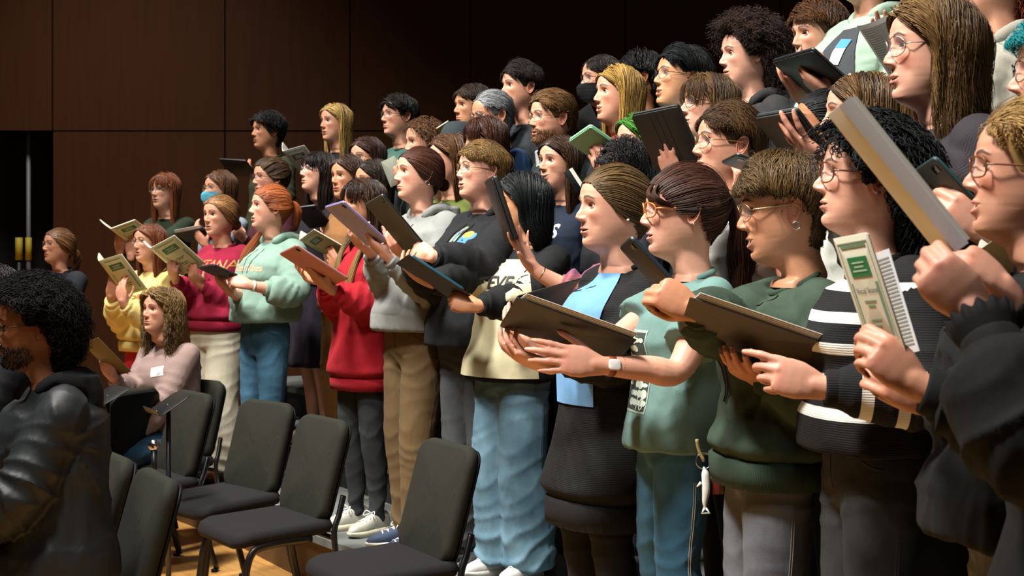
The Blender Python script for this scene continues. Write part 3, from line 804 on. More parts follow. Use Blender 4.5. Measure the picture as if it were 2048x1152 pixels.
    def body(p, bare=(), nailc=None, legs=True, armres=.0042):
        """the body: sculpted head and neck, arms with hands, torso and legs as one mesh"""
        g = G(); sk = np.array(p.skin); h = Head(skin=p.skin, male=p.male, res=p.res, **p.face); p.head = h
        piv = np.array([-.012, 0., -.035])
        p.hT = lambda V: (rot_pivot(np.asarray(V, float), 1.0, *p.rot, piv)) * p.hs + p.chin
        # keep the requested head centre where it is after turning
        c0 = rot_pivot(np.array([[.0, 0, .113]]), 1.0, *p.rot, piv)[0] - np.array([0, 0, .113]); p.chin = p.chin - c0 * p.hs
        for i, (V, Q, T, c, m) in enumerate(h.parts()):
            w = sst(-.105, -.015, V[:, 2]) if i == 0 else 1.0
            V2 = rot_pivot(V, w, *p.rot, piv) * p.hs + p.chin
            if i == 0:  # the neck runs into the torso
                wn = sst(-.03, -.12, V[:, 2])[:, None]; tgt = p.ns + (V - np.array([-.040, 0, -.120])) * np.array([1.05, 1.05, 1.0]) * p.hs + np.array([0, 0, -.012])
                V2 = V2 * (1 - wn) + tgt * wn
            g.add(V2, Q, T, m, Col=c)
        for sg in (1, -1):
            f, dz, pose, hs = p.hands[sg]; M = hand_frame(f, dz); mir = np.array([1, 1 if sg < 0 else -1, 1]); hs = hs * (1.04 if p.male else .96) * p.hs
            hg, nails = hand_geo(pose); V, Q, T = hg.geo(); V = V * mir * hs
            if sg > 0: Q = Q[:, ::-1]; T = T[:, ::-1]
            V = V @ M.T + p.wr[sg]; a = G(); a.add(V, Q, T)
            S, E, W = p.sh[sg], p.el[sg], p.wr[sg]; kb = p.b ** .6 * p.kk; x = M[:, 0]
            P = spline([S, S * .5 + E * .5 + np.array([0, sg * .006, 0]), E, E * .6 + W * .4, E * .12 + W * .88, W + x * .02], 26)
            r = np.interp(np.linspace(0, 1, 26), [0, .12, .30, .40, .52, .64, .80, .90, 1.], np.array([.05, .050, .044, .038, .0415, .036, .0275, .0255, .024]) * kb)
            r[-4:] = np.minimum(r[-4:], .0255 * hs); a.add(*tube(P, r, 16, True, rnd=True))
            V, Q, T = a.geo()
            V, Q, T = remesh(V, Q, T, armres, 5, .5)
            col = np.tile(sk * np.array([1.0, .96, .95]), (len(V), 1))
            L = (V - W) @ M / hs * mir
            kn = np.zeros(len(V))
            for mc in _MCP: kn += gs(np.linalg.norm(L - np.array(mc) - np.array([0, 0, .008]), axis=1), .012)
            kn += .8 * sst(.105, .14, L[:, 0]); col = col * (1 - np.clip(kn, 0, 1)[:, None] * np.array([0, .13, .13]))
            nm = np.zeros(len(V))
            for o, dd, up, rr in nails:
                q = L - o; u = q @ dd; v = q @ np.cross(dd, up); w_ = q @ up
                nm = np.maximum(nm, (np.abs(u) < rr * 1.15) * sst(rr * 1.1, rr * .8, np.abs(v)) * (w_ > -rr * .5) * (w_ < rr))
            nc = np.array(C(nailc)) if nailc else sk * np.array([1.08, .95, .95]) + .03
            col = col * (1 - nm[:, None] * .9) + nc * nm[:, None] * .9
            g.add(V, Q, T, 0, Col=np.clip(col, 0, 1))
        # torso and legs inside the clothes
        t = G(); z0 = p.zcrotch; ns = p.ns; b = p.b; k = p.kk; hip = np.array([-.01, 0, z0 + .05])
        zz = [z0 - .02, z0 + .08, z0 + .18, (z0 + .18 + ns[2] - .14) / 2, ns[2] - .18, ns[2] - .10, ns[2] - .06, ns[2] - .02]
        ww = [.13, .155, .135, .13, .135, .12, .085, .046]; ff = [.08, .095, .09, .09, .085, .060, .044, .034]; bb = [.09, .105, .085, .08, .08, .065, .05, .045]
        rings = []
        for z, w, f, bk in zip(zz, ww, ff, bb):
            u = (z - z0) / (ns[2] - z0); cx = hip[0] + (ns[0] - hip[0]) * max(0, min(1, u)); rings.append(tring(z, w * b * k * .92, f * b * k * .92, bk * b * k * .92, cx, 24))
        t.add(*loft(np.array(rings)))
        if legs:
            for sg in (1, -1):
                P, r = p.leg_path(sg); t.add(*tube(spline(P, 16), np.interp(np.linspace(0, 1, 16), np.linspace(0, 1, len(r)), np.array(r)) * .84, 12, True, rnd=True))
        V, Q, T = t.geo(); V, Q, T = remesh(V, Q, T, .014, 3)
        g.add(V, Q, T, 0, Col=sk)
        o = g.build('person', [skin_mat(), plain('eye_white', '#b8b0a8', .25), plain('iris', h.eyec, .15), plain('pupil', '#040404', .08)])
        o.location = p.o; o.rotation_euler = (0, 0, p.ang); p.root = o
        tag(o, p.label, 'person', p.group); return p
    def leg_path(p, sg, stance=.085, fwd=0.):
        z0, b, k = p.zcrotch, p.b, p.kk; h = p.Ht
        if p.seat is not None:
            kn = np.array([.42, sg * .10, p.seat + .03]); return [np.array([-.01, sg * .075, p.seat + .04]), np.array([.2, sg * .09, p.seat + .045]), kn, kn + np.array([.02, 0, -.2]), np.array([.42, sg * .10, .07])], np.array([.09, .078, .056, .052, .038]) * b ** .6
        f = getattr(p, 'stride', {}).get(sg, 0.); fy = getattr(p, 'stance', stance)
        kn = np.array([.008 + f * .5, sg * fy, .275 * h]); an = np.array([-.025 + f, sg * fy, .05 * h])
        return [np.array([-.01, sg * .072 * k, z0 + .04]), np.array([f * .2, sg * .08, (z0 + kn[2]) / 2]), kn, kn * .55 + an * .45 + np.array([-.012, 0, 0]), an], np.array([.088, .074, .056, .054, .036]) * b ** .6 * k

    # ------------------------------------------------------------ clothes
    def top(p, mat, name='sweater', hem=None, loose=.012, sleeve='long', cuff=True, collar='crew', rib=None, folds=.006, vox=.0095, flare=0., ribh=.05, sl_loose=None, pocket=False, open_front=False, neck_drop=0., bust=None, belly=0., hemr=True, slen=.42, cuffr=.0):
        k, b, ns = p.kk, p.b, p.ns; z1 = ns[2]; hem = hem if hem is not None else (p.zcrotch + .02 if p.seat is None else p.seat + .06)
        bust = (.028 if not p.male else .008) if bust is None else bust
        H = z1 - hem; hip = np.array([-.01, 0]); rings = []
        Lf = loose; nd_ = neck_drop
        spec = [  # height, halfwidth, front, back
            (hem, .150 + flare, .105 + flare, .110 + flare), (hem + ribh * .9, .152 + flare, .108 + flare, .110 + flare), (hem + ribh * 1.6, .158 + flare + .012 * hemr, .118 + flare + .014 * hemr + belly, .116 + flare + .010 * hemr),
            (hem + H * .30, .152 + flare * .6, .112 + flare * .6 + belly, .106 + flare * .5), (hem + H * .46, .146, .108 + belly * .8, .096), (z1 - .20 * k, .152, .110 + bust, .096), (z1 - .125 * k, .160, .104 + bust * .7, .096),
            (z1 - .075 * k, .160 + .004, .086, .088), (z1 - .050 * k, .128, .068, .076), (z1 - .024 * k - nd_ * .3, .092, .057, .062), (z1 - .002 - nd_ * .5, .0635 + nd_ * .3, .0500, .0560)]
        if rib and hemr: spec[0] = (spec[0][0] + .004,) + tuple(v - .020 for v in spec[0][1:]); spec[1] = (spec[1][0],) + tuple(v - .016 for v in spec[1][1:])
        for i, (z, w, f, bk) in enumerate(spec):
            u = min(1, max(0, (z - hem) / H)); cx = hip[0] + (ns[0] - .004 - hip[0]) * u; lf = Lf * (1 if i < 8 else .25)
            bb = b ** (1 if i < 7 else .5)
            if not rib and i <= 1: w, f, bk = spec[2][1:]
            rings.append(tring(z, (w * k * bb + lf), f * k * bb + lf, bk * k * bb + lf, cx, 36))
        a = G(); a.add(*loft(np.array(rings)))
        sll = loose if sl_loose is None else sl_loose; p.sl = {}
        for sg in (1, -1):
            S, E, W = p.sh[sg], p.el[sg], p.wr[sg]; d1, d2 = nrm(E - S), nrm(W - E)
            inn = S + np.array([0, -sg * .075 * k, -.012])
            if sleeve == 'long':
                pts = [inn, S, S * .5 + E * .5, E, E * .5 + W * .5, W - d2 * (.030 + cuffr)]; rr = np.array([.046, .053, .051 + sll * .4, .048 + sll * .7, .043 + sll * .9, .034 + sll * .55]) * k
                rr = rr * b ** .5; rr[1:5] += sll * .35
            elif sleeve == 'short':
                q = S + d1 * min(slen, .9) * np.linalg.norm(E - S) / .9; pts = [inn, S, S * .5 + q * .5, q]; rr = (np.array([.046, .054, .056 + sll * .8, .057 + sll * 1.3])) * k * b ** .5
            else: pts = [inn, S]; rr = np.array([.05, .052]) * k
            n = 22; P = spline(pts, n) if len(pts) > 2 else np.array([pts[0] * (1 - t) + pts[1] * t for t in np.linspace(0, 1, n)]); r = np.interp(np.linspace(0, 1, n), np.linspace(0, 1, len(rr)), rr)
            a.add(*tube(P, r, 18, True)); p.sl[sg] = (P, r)
        V, Q, T = a.geo(); V, Q, T = remesh(V, Q, T, vox, 5, .5)
        # fold relief
        al = V[:, 2] - hem; on_arm = np.zeros(len(V)); disp = np.zeros(len(V)); sd = p.seed * 7 + 3
        for sg in (1, -1):
            S, E, W = p.sh[sg], p.el[sg], p.wr[sg]; L1, L2 = np.linalg.norm(E - S), np.linalg.norm(W - E)
            t1, q1, _ = seg_near(V, S, E); t2, q2, _ = seg_near(V, E, W); arc = np.where(q1 < q2, t1 * L1, L1 + t2 * L2); q = np.minimum(q1, q2)
            m = sst(.125 * k, .075 * k, q) * sst(.02, .09, arc) * np.where(V[:, 1] * sg > .09 * k, 1, sst(L1 * .9, L1, arc)); m = np.where(q < .1, m, 0)
            if sleeve == 'none': continue
            wv = noise(V, 16., sd + sg, 2) * 1.9
            ring = .15 + (1 - np.abs(np.sin(arc / .030 * 1.5 + wv * 1.3))) ** 1.5 * 1.1; env = .30 + 1.0 * gs(arc - L1, .085) + .75 * sst(L1 + L2 * .45, L1 + L2 * .92, arc)
            if sleeve == 'short': env = .35 + 0 * env
            disp += m * (ring - .6) * env * folds * 1.6; on_arm = np.maximum(on_arm, m); al = np.where(m > .5, 10 + arc, al)
        tor = 1 - on_arm
        S3 = V * np.array([1, 1, .42]); n1 = noise(S3, 24., sd, 2); n2 = noise(V + .03 * noise(V, 9., sd + 5, 1)[:, None], 15., sd + 1, 2)
        low = sst(hem + H * .55, hem + .03, V[:, 2])
        horiz = .25 + (1 - np.abs(np.sin((V[:, 2] - hem) / .06 * 2.2 + n2 * 2.6))) ** 1.5
        ridge = (1 - np.abs(noise(V * np.array([1, 1, .6]) + .05 * n2[:, None], 11., sd + 9, 2))) ** 4
        pull = np.zeros(len(V))
        for sg in (1, -1):   # creases running from the armpit and the elbow across the body
            A = p.sh[sg] + np.array([0, -sg * .02, -.10 * k]); dv = V - A; rr_ = np.linalg.norm(dv, axis=1); an = np.arctan2(dv[:, 2], dv[:, 0] - sg * 0 + 1e-6)
            pull += (1 - np.abs(np.sin(an * 4.5 + noise(V, 7., sd + 4, 1) * 1.1))) ** 2.5 * sst(.34, .06, rr_) * sst(.02, .07, rr_)
        disp += tor * folds * (1.1 * ridge + 1.0 * pull + .75 * (1 - np.abs(n1) * 1.7) * (.4 + .6 * low) + .5 * (horiz - .6) * sst(hem + .22, hem + .05, V[:, 2]) * sst(hem + ribh * .8, hem + ribh * 1.7, V[:, 2]) + .35 * n2)
        disp *= sst(z1 + .01, z1 - .05, V[:, 2])
        if rib and hemr: disp *= np.where(tor > .5, sst(hem + ribh * .8, hem + ribh * 1.8, V[:, 2]), 1)
        N = normals(V, Q, T); V = V + N * disp[:, None]
        g = G(); g.add(V, Q, T, 0, along=al); rm = 1 if rib else 0
        # collar and cuffs
        c = np.array([ns[0] + .000, 0, z1])
        if collar in ('crew', 'rib'):
            th = np.linspace(0, 2 * PI, 41); fx = .056 + nd_; P = np.stack([c[0] + .002 + np.where(np.cos(th) > 0, fx, .058) * np.cos(th), (.0655 + nd_ * .3) * np.sin(th), z1 + .004 - (.020 + nd_ * .9) * np.cos(th) - .012 * np.abs(np.sin(th)) * 0], 1)
            g.add(*tube(P, (.0052, .0085), 8, False), m=rm, along=-5.)
        if cuff and sleeve == 'long':
            for sg in (1, -1):
                E, W = p.el[sg], p.wr[sg]; d2 = nrm(W - E); t = np.array([-.070, -.064, -.052, -.034, -.016, -.010, -.012]) - cuffr; r0 = .0345 * k * (1.02 if not p.male else 1.1); rr = np.array([.9, 1.10, 1.06, 1.02, 1.0, .95, .80]) * (r0 + sll * .25)
                g.add(*tube(W + t[:, None] * d2, rr, 20, True), m=rm, along=11.)
        if rib and hemr:
            R = [tring(z, (.150 + flare) * k * b + loose + o, (.106 + flare) * k * b + loose + o, (.110 + flare) * k * b + loose + o, hip[0], 36) for z, o in ((hem - .004, -.006), (hem - .004, .002), (hem + ribh * .5, .005), (hem + ribh * 1.02, .006), (hem + ribh * 1.15, -.006))]
            g.add(*loft(np.array(R), False), m=1, along=-5.)
        mats = [mat] + ([rib] if rib else [])
        o = g.build(name, mats, p.root); p.topo = o; p.topV = (V, Q, T); p.hem = hem; p.toploose = loose
        return o
    def topbvh(p):
        V, Q, T = p.topV; return BVHTree.FromPolygons([Vector(v) for v in V], [list(map(int, q)) for q in Q] + [list(map(int, t)) for t in T])
    def frill(p, sg, mat, dist=.02, r=.045):
        E, W = p.el[sg], p.wr[sg]; d = nrm(W - E); s = nrm(np.cross(d, (0, 0, 1))); u = np.cross(d, s); th = np.linspace(0, 2 * PI, 120, endpoint=False); w = .5 + .5 * np.cos(th * 15); R = []
        for a, rr, k in ((-.03, .9, 0), (-.01, 1.05, .2), (.006, 1.14, 1.), (.006, 1.08, 1.), (-.01, .98, .2)):
            R.append(W - d * dist + d * (a + .010 * k * w)[:, None] + (s * np.cos(th)[:, None] + u * np.sin(th)[:, None]) * (r * rr * (1 + .05 * k * w))[:, None])
        return G().add(*loft(np.array(R), False)).build('scalloped_cuff', mat, p.root)
    def hood(p, mat, strings=None, size=1.):
        ns = p.ns; g = G(); th = np.linspace(-2.45, 2.45, 33); f = (np.cos(th * .64)); s = size
        # an arc around the neck, thick and drooping at the back
        bx = np.cos(th + PI); P = np.stack([ns[0] - .002 + bx * (.070 + .022 * (bx < 0) * np.abs(bx)), np.sin(th + PI) * .078, ns[2] + .012 + .012 * np.abs(np.sin(th)) - .050 * np.clip(bx, 0, 1) ** 1.3 - .012 * np.clip(-bx, 0, 1)], 1)
        w = np.clip(-bx, 0, 1); r = np.stack([(.020 + .022 * w) * s, (.022 + .030 * w) * s], 1); r[0] *= .5; r[-1] *= .5
        g.add(*tube(P, r, 14, True, rnd=True))
        # hanging bag behind
        V, Q, T = loft(np.array([tring(ns[2] + .035 - t * .17, (.105 - .05 * t * t) * s, .035 * (1 - .4 * t), .040 * (1 - .2 * t), ns[0] - .098 - .018 * math.sin(t * PI), 24) for t in np.linspace(0, 1, 9)])); g.add(V, Q, T)
        V, Q, T = g.geo(); V, Q, T = remesh(V, Q, T, .0075, 5); N = normals(V, Q, T); V = V + N * (noise(V, 34., p.seed + 2, 2) * .0035)[:, None]
        o = G().add(V, Q, T).build('hood', mat, p.root)
        if strings is not None:
            for sg in (1, -1):
                a = np.array([ns[0] + .085, sg * .026, ns[2] - .045]); bv = p.topbvh(); pts = []
                for t in np.linspace(0, 1, 9):
                    q = a + np.array([.0, sg * .006 * math.sin(t * 5), -.13 * t]); hit = bv.ray_cast(Vector((q[0] + .3, q[1], q[2])), Vector((-1, 0, 0)))
                    if hit[0] is not None: q = np.array(hit[0]) + np.array([.004, 0, 0])
                    pts.append(q)
                G().add(*tube(spline(pts, 20), .0022, 6)).build('drawstring', strings, p.root)
        return o
    def pocket(p, mat):
        """kangaroo pocket"""
        bv = p.topbvh(); k = p.kk; z0 = p.hem + .065; rows = []
        for t in np.linspace(0, 1, 9):
            hw = .125 - .045 * t ** 1.4; row = []
            for u in np.linspace(-1, 1, 17):
                q = Vector((.6, u * hw * k, z0 + t * .17 * k)); h = bv.ray_cast(q, Vector((-1, 0, 0)))[0]; e = max(abs(u), abs(t * 2 - 1)); off = .007 if e < .95 else -.002
                row.append([(h.x if h else .1) + off, q.y, q.z])
            rows.append(row)
        R = np.array(rows); return G().add(R.reshape(-1, 3), gridf(9, 17, False)).build('front_pocket', mat, p.root)
    def pants(p, mat, name='jeans', loose=.012, flare=.0, vox=.010, folds=.006, top=None, length=1., knee=None, seam=None, taper=0.):
        a = G(); b, k = p.b, p.kk; z0 = p.zcrotch; zt = top or (p.hem + .06 if p.seat is None else p.hem + .03); zt = max(zt, z0 + .12)
        rings = [tring(z, w * k * b + loose * .6, f * k * b + loose * .6, bk * k * b + loose * .6, -.01, 32) for z, w, f, bk in ((z0 - .03, .135, .075, .085), (z0 + .04, .148, .092, .108), (z0 + .10, .150, .096, .108), ((z0 + zt) / 2 + .05, .142, .094, .098), (zt, .132, .090, .088))]
        a.add(*loft(np.array(rings))); p.legp = {}
        for sg in (1, -1):
            P, r = p.leg_path(sg); P = spline(P, 24); u = np.linspace(0, 1, 24); r = np.interp(u, np.linspace(0, 1, len(r)), r) + loose * (.35 + .9 * u) + flare * u - taper * u
            if p.seat is None:
                ext = P[-1] + np.array([0, 0, -.032]) * (1 if length >= 1 else 0); P = np.concatenate([P, [ext]]); r = np.concatenate([r, [r[-1] * 1.02]])
            if length < 1: n = max(4, int(len(P) * length)); P, r = P[:n], r[:n]
            a.add(*tube(P, r, 18, True)); p.legp[sg] = P
        V, Q, T = a.geo(); V, Q, T = remesh(V, Q, T, vox, 5, .5); sd = p.seed * 13 + 5
        if folds:
            h = p.Ht; zk = .275 * h; n2 = noise(V, 13., sd, 2); n1 = noise(V * np.array([1, 1, .35]), 22., sd + 1, 2)
            hz = (1 - np.abs(np.sin(V[:, 2] / .055 * 2.2 + n2 * 2.6 + V[:, 0] * 16))) ** 1.5 - .3; env = .35 * gs(V[:, 2] - zk, .10) + .9 * sst(.20 * h, .06 * h, V[:, 2]) + .5 * gs(V[:, 2] - z0 + .02, .07) + .12
            D = folds * (1.5 * hz * env + .7 * (1 - np.abs(n1) * 1.6) * .6); D *= sst(zt, zt - .05, V[:, 2]); V = V + normals(V, Q, T) * D[:, None]
        g = G(); g.add(V, Q, T, 0, along=V[:, 2])
        if seam is not None:
            bv = BVHTree.FromPolygons([Vector(v) for v in V], [list(map(int, q)) for q in Q] + [list(map(int, t)) for t in T])
            for sg in (1,):
                pts = []
                for P in p.legp[sg][3:-1]:
                    h = bv.ray_cast(Vector((P[0] - .012, P[1] + .35, P[2])), Vector((0, -1, 0)))[0]
                    if h: pts.append(np.array(h) + np.array([0, .0005, 0]))
                for dx in (-.003, .003):
                    if len(pts) > 3: g.add(*tube(spline(np.array(pts) + np.array([dx, 0, 0]), 60), (.0011, .0011), 5), m=1)
        if seam is not None:
            for sg in (1, -1):
                pts = []
                for u in np.linspace(0, 1, 14):
                    an = math.radians(38 + 42 * u); z = z0 + .155 - .075 * math.sin(u * PI / 2) ** .7 if u > .02 else z0 + .17
                    h = bv.ray_cast(Vector((-.01, sg * .02, z)), Vector((math.cos(an), sg * math.sin(an), 0)))[0]
                    if h: pts.append(np.array(h) + np.array([math.cos(an), sg * math.sin(an), 0]) * .0008)
                if len(pts) > 4: g.add(*tube(spline(pts, 40), .0013, 5), m=1)
            pts = []
            for z in np.linspace(z0 + .18, z0 + .02, 10):
                h = bv.ray_cast(Vector((-.01, .012, z)), Vector((1, 0, 0)))[0]
                if h: pts.append(np.array(h) + np.array([.001, 0, 0]))
            if len(pts) > 4: g.add(*tube(spline(pts, 30), .0013, 5), m=1)
        o = g.build(name, [mat] + ([seam] if seam is not None else []), p.root); p.pantV = (V, Q, T); return o
    def skirt(p, mat, name='dress', z_to=.5, flare=.12, top=None):
        b, k = p.b, p.kk; zt = top or p.hem + .04; n = 64; th = np.linspace(0, 2 * PI, n, endpoint=False); R = []
        for t in np.linspace(0, 1, 16):
            z = zt + (z_to - zt) * t; w = (.150 * k * b + .02) + flare * t; fo = 1 + .05 * t * np.sin(th * 9 + 2 * np.sin(th * 2 + p.seed)) + .03 * t * np.sin(th * 17 + 1)
            x = -.01 + (w * .75) * np.cos(th) * fo; y = w * np.sin(th) * fo; R.append(np.stack([x, y, np.full(n, z)], 1))
        return G().add(*loft(np.array(R))).build(name, mat, p.root)
    def shoes(p, upper, sole, style='sneaker', laces=None, name='shoe', size=1.):
        for sg in (1, -1):
            P, r = p.leg_path(sg); an = P[-1]; g = G(); L = .262 * p.kk * size; x0 = an[0] - .075; n = 28
            tt = np.linspace(0, 1, 15); th = np.linspace(0, 2 * PI, n, endpoint=False)
            def foot(u):  # half width along the foot
                return np.interp(u, [0, .05, .2, .45, .7, .88, 1.], [.012, .026, .033, .035, .043, .034, .012]) * size * p.kk
            zs = .028 if style != 'boot' else .03; ang = sg * .14
            R = []
            for z, e in ((.0, -.002), (.003, .001), (zs * .5, .002), (zs, .001), (zs + .001, -.003)):
                u = (1 - np.cos(th)) / 2; w = foot(u) + e; R.append(np.stack([x0 + L * (u * (1 + 2 * e / L) - e / L), np.sign(np.sin(th)) * w, z + .010 * sst(.75, 1, u) * (z < zs * .8)], 1))
            V, Q, T = loft(np.array(R)); gs_ = G().add(V, Q, T)
            # upper: sections along the foot
            sec = []
            for t in np.linspace(.012, .985, 20):
                w = foot(np.array(t)) * .97; hgt = np.interp(t, [0, .06, .18, .32, .42, .55, .75, .9, 1], np.array([.045, .075, .085, .082, .072, .056, .043, .032, .010]) * (1.25 if style == 'boot' else 1.)); a2 = np.linspace(0, 2 * PI, n, endpoint=False)
                sec.append(np.stack([np.full(n, x0 + L * t), w * np.sign(np.cos(a2)) * np.abs(np.cos(a2)) ** .75, zs - .004 + np.clip(hgt * np.sign(np.sin(a2)) * np.abs(np.sin(a2)) ** .8, -.004, None)], 1))
            V2, Q2, T2 = loft(np.array(sec)); V2, Q2, T2 = remesh(V2, Q2, T2, .0065, 3); gu = G().add(V2, Q2, T2); Rz = rotm((0, 0, 1), ang); org = np.array([an[0], an[1], 0])
            tf = lambda V: (np.asarray(V) - np.array([an[0], 0, 0])) @ Rz.T + np.array([an[0], an[1], 0])
            o = G().add(tf(V2), Q2, T2).build(name, upper, p.root); so = G().add(tf(V), Q, T).build('sole', sole, o)
            if laces is not None:
                lg = G()
                for i in range(6):
                    t = .46 + .05 * i; z = zs + np.interp(t, [.42, .55, .75], [.071, .056, .043]) * 1.0; w = .020
                    Pl = np.stack([np.full(9, x0 + L * t) + np.linspace(0, .008, 9) * (1 if i % 2 else -1), np.linspace(-w, w, 9), z - .010 * np.linspace(-1, 1, 9) ** 2], 1); lg.add(tf(tube(Pl, (.0032, .0018), 6)[0]), *tube(Pl, (.0032, .0018), 6)[1:])
                for s2 in (1, -1):
                    Pl = spline([[x0 + L * .45, 0, zs + .072], [x0 + L * .47, s2 * .028, zs + .082], [x0 + L * .52, s2 * .034, zs + .06], [x0 + L * .46, s2 * .008, zs + .070]], 14); q = tube(Pl, (.002, .002), 6); lg.add(tf(q[0]), *q[1:])
                lg.build('laces', laces, o)
    def hair(p, mat, style='long', n=None, hl=None, shell_off=.004, extra=None, name='hair', seed=None, **kw):
        rng = np.random.default_rng(p.seed * 3 + 1 if seed is None else seed); g = G(); hl = hl or {}
        V, Q, T, _ = shell(p.head, hl, shell_off); g.add(p.hT(V), Q, T, 0, tone=.25)
        big = st_big = style in ('afro', 'curly', 'ringlet'); n = int((n or (1200 if big else 2000)) * (1 if big else 1.35) * min(1, p.res ** 1.2)); kw.setdefault('r', .0013 if big else .00085); kw['r'] *= 1 if big else (.8 if p.res > 1 else 1); kw['r'] = kw['r'] / max(.55, p.res ** .6)
        for V, Q, t in make_hair(style, rng, n=n, hl=hl, **kw):
            if style in ('long', 'wavy', 'bob') or style == 'pulled':   # hanging hair stays upright below the jaw
                w = sst(-.10, .06, V[:, 2]); V = rot_pivot(V, w, *p.rot, np.array([-.012, 0., -.035])) * p.hs + p.chin
            else: V = p.hT(V)
            g.add(V, Q, None, 0, tone=t)
        o = g.build(name, mat, p.root); return o
    def lock(p, mat, pts, w=.022, n=220, wave=.3, ombre=False, r=.0009, name='hair_lock'):
        """a thick lock of hair along points given from the chin"""
        rng = np.random.default_rng(p.seed + 5); c = spline(np.array(pts, float), 20) + p.chin; th = rng.uniform(0, 6.28, n); rr = np.sqrt(rng.random(n)); t, s, u = frames(c, (1, 0, 0)); q = np.linspace(0, 1, 20); sp = w * np.interp(q, [0, .15, .6, 1], [.5, .9, 1., .55])
        P = c[None] + (np.cos(th) * rr)[:, None, None] * s[None] * sp[None, :, None] + (np.sin(th) * rr)[:, None, None] * u[None] * sp[None, :, None] * .6 + wave * .008 * np.sin(q * 11 + th[:, None])[..., None] * s[None]
        k = rng.uniform(.8, 1.0, n); P = np.stack([np.stack([np.interp(q * kk, q, P[i, :, a]) for a in range(3)], 1) for i, kk in enumerate(k)])
        V, Q, tone = strands_mesh(P, np.full((n, 20), r) * np.interp(q, [0, .7, 1], [1, 1, .4])[None], 2., 3, rng)
        if ombre: tone = np.clip(np.repeat(np.tile(q, n), 3) * 1.6 - .25, 0, 1)
        G().add(V, Q, None, 0, tone=tone).build(name, mat, p.root)
    def brush_beard(p, mat, L=.012, n=500):
        rng = np.random.default_rng(p.seed); h = p.head
        if not hasattr(h, 'beardm'): return
        idx = np.flatnonzero(h.beardm > .45); pick = rng.choice(idx, min(n, len(idx) * 3)); R0 = h.V[pick]; N = normals(h.V, h.Q, h.T)[pick]
        s = np.linspace(0, 1, 5)[None, :, None]; d = nrow(N * .6 + np.array([.1, 0, -1.]) + rng.normal(size=N.shape) * .25); P = R0[:, None] + d[:, None] * (L * rng.uniform(.5, 1.1, len(R0)))[:, None, None] * s
        V, Q, t = strands_mesh(P, np.full((len(R0), 5), .0009) * np.linspace(1, .4, 5), 1.5, 3, rng); G().add(p.hT(V), Q, None, 0, tone=t).build('beard', mat, p.root)
    def glasses(p, frame, lens=None, **kw):
        fr, ln = glasses_geo(**kw); g = G()
        for V, Q, T in fr: g.add(p.hT(V), Q, T)
        o = g.build('glasses', frame, p.root)
        if lens is not None:
            g = G()
            for V, Q, T in ln: g.add(p.hT(V), Q, T)
            g.build('lenses', lens, o)
        return o
    def earring(p, mat, kind='stud', sides=(1,)):
        for sg in sides:
            c = np.array([-.009, sg * .0835, .081]); g = G()
            if kind == 'stud':
                V, Q, T = tube([c + np.array([0, -.001 * sg, 0]), c + np.array([0, .003 * sg, 0])], .0036, 10, True, up=(1, 0, 0), rnd=True)
            else:
                th = np.linspace(0, 2 * PI, 19); P = c + np.stack([.009 * np.sin(th), 0 * th, -.009 + .009 * np.cos(th)], 1); V, Q, T = tube(P, .0013, 6, False, up=(0, 1, 0))
            G().add(p.hT(V), Q, T).build('earring', mat, p.root)
    def mask(p, mat, strap=True):
        """a cloth mask over nose and mouth"""
        z = np.linspace(.004, .092, 17); a = np.linspace(-1.12, 1.12, 33); R = []
        for zz in z:
            x, y = head_base(np.full(33, zz), a); bul = .0255 * gs(y, .022) * sst(.0, .05, zz) * sst(.105, .07, zz) + .012 * sst(.03, .0, np.abs(y)) ; pl = .0012 * np.sin(zz * 380)
            dd = nrow(np.stack([x, y, 0 * x], 1)); R.append(np.stack([x + .007 + bul + pl, y * 1.04, np.full(33, zz)], 1))
        V = np.array(R).reshape(-1, 3); g = G().add(p.hT(V), gridf(17, 33, False))
        for sg in (1, -1):
            for z0, z1 in ((.085, .125), (.012, .095)):
                x, y = head_base(np.array([z0]), np.array([1.12])); P = spline([[x[0] + .005, sg * y[0] * 1.04, z0], [.02, sg * .078, (z0 * .55 + z1 * .45)], [-.018, sg * .083, z1]], 9); q = tube(P, .0013, 5); g.add(p.hT(q[0]), *q[1:])
        return g.build('face_mask', mat, p.root)
    def print_text(p, txt, mat, size=.06, at_=(0, -.12), direction=None, bold=0., name='lettering', rot=0., spacing=1., off=.0015, geo=None):
        """lettering projected onto the chest: at_ = (y to the left, z from the neck)"""
        V, T = text_tris(txt, size, bold, spacing) if geo is None else geo
        if rot: c, s = math.cos(rot), math.sin(rot); V = np.stack([V[:, 0] * c - V[:, 1] * s, V[:, 0] * s + V[:, 1] * c], 1)
        bv = p.topbvh(); out = np.zeros((len(V), 3)); ok = np.ones(len(V), bool)
        a = 0 if direction is None else math.radians(direction); D = np.array([math.cos(a), math.sin(a), 0]); Y = np.array([-math.sin(a), math.cos(a), 0])
        for i, (u, v) in enumerate(V):
            q = np.array([p.ns[0], 0, p.ns[2] + at_[1] + v]) + Y * (u + at_[0]) ; h = bv.ray_cast(Vector(q + D * .03), Vector(D))
            if h[0] is None: ok[i] = False; continue
            out[i] = np.array(h[0]) + D * off
        T = T[ok[T].all(1)]
        if not len(T): return None
        return G().add(out, None, T).build(name, mat, p.root)

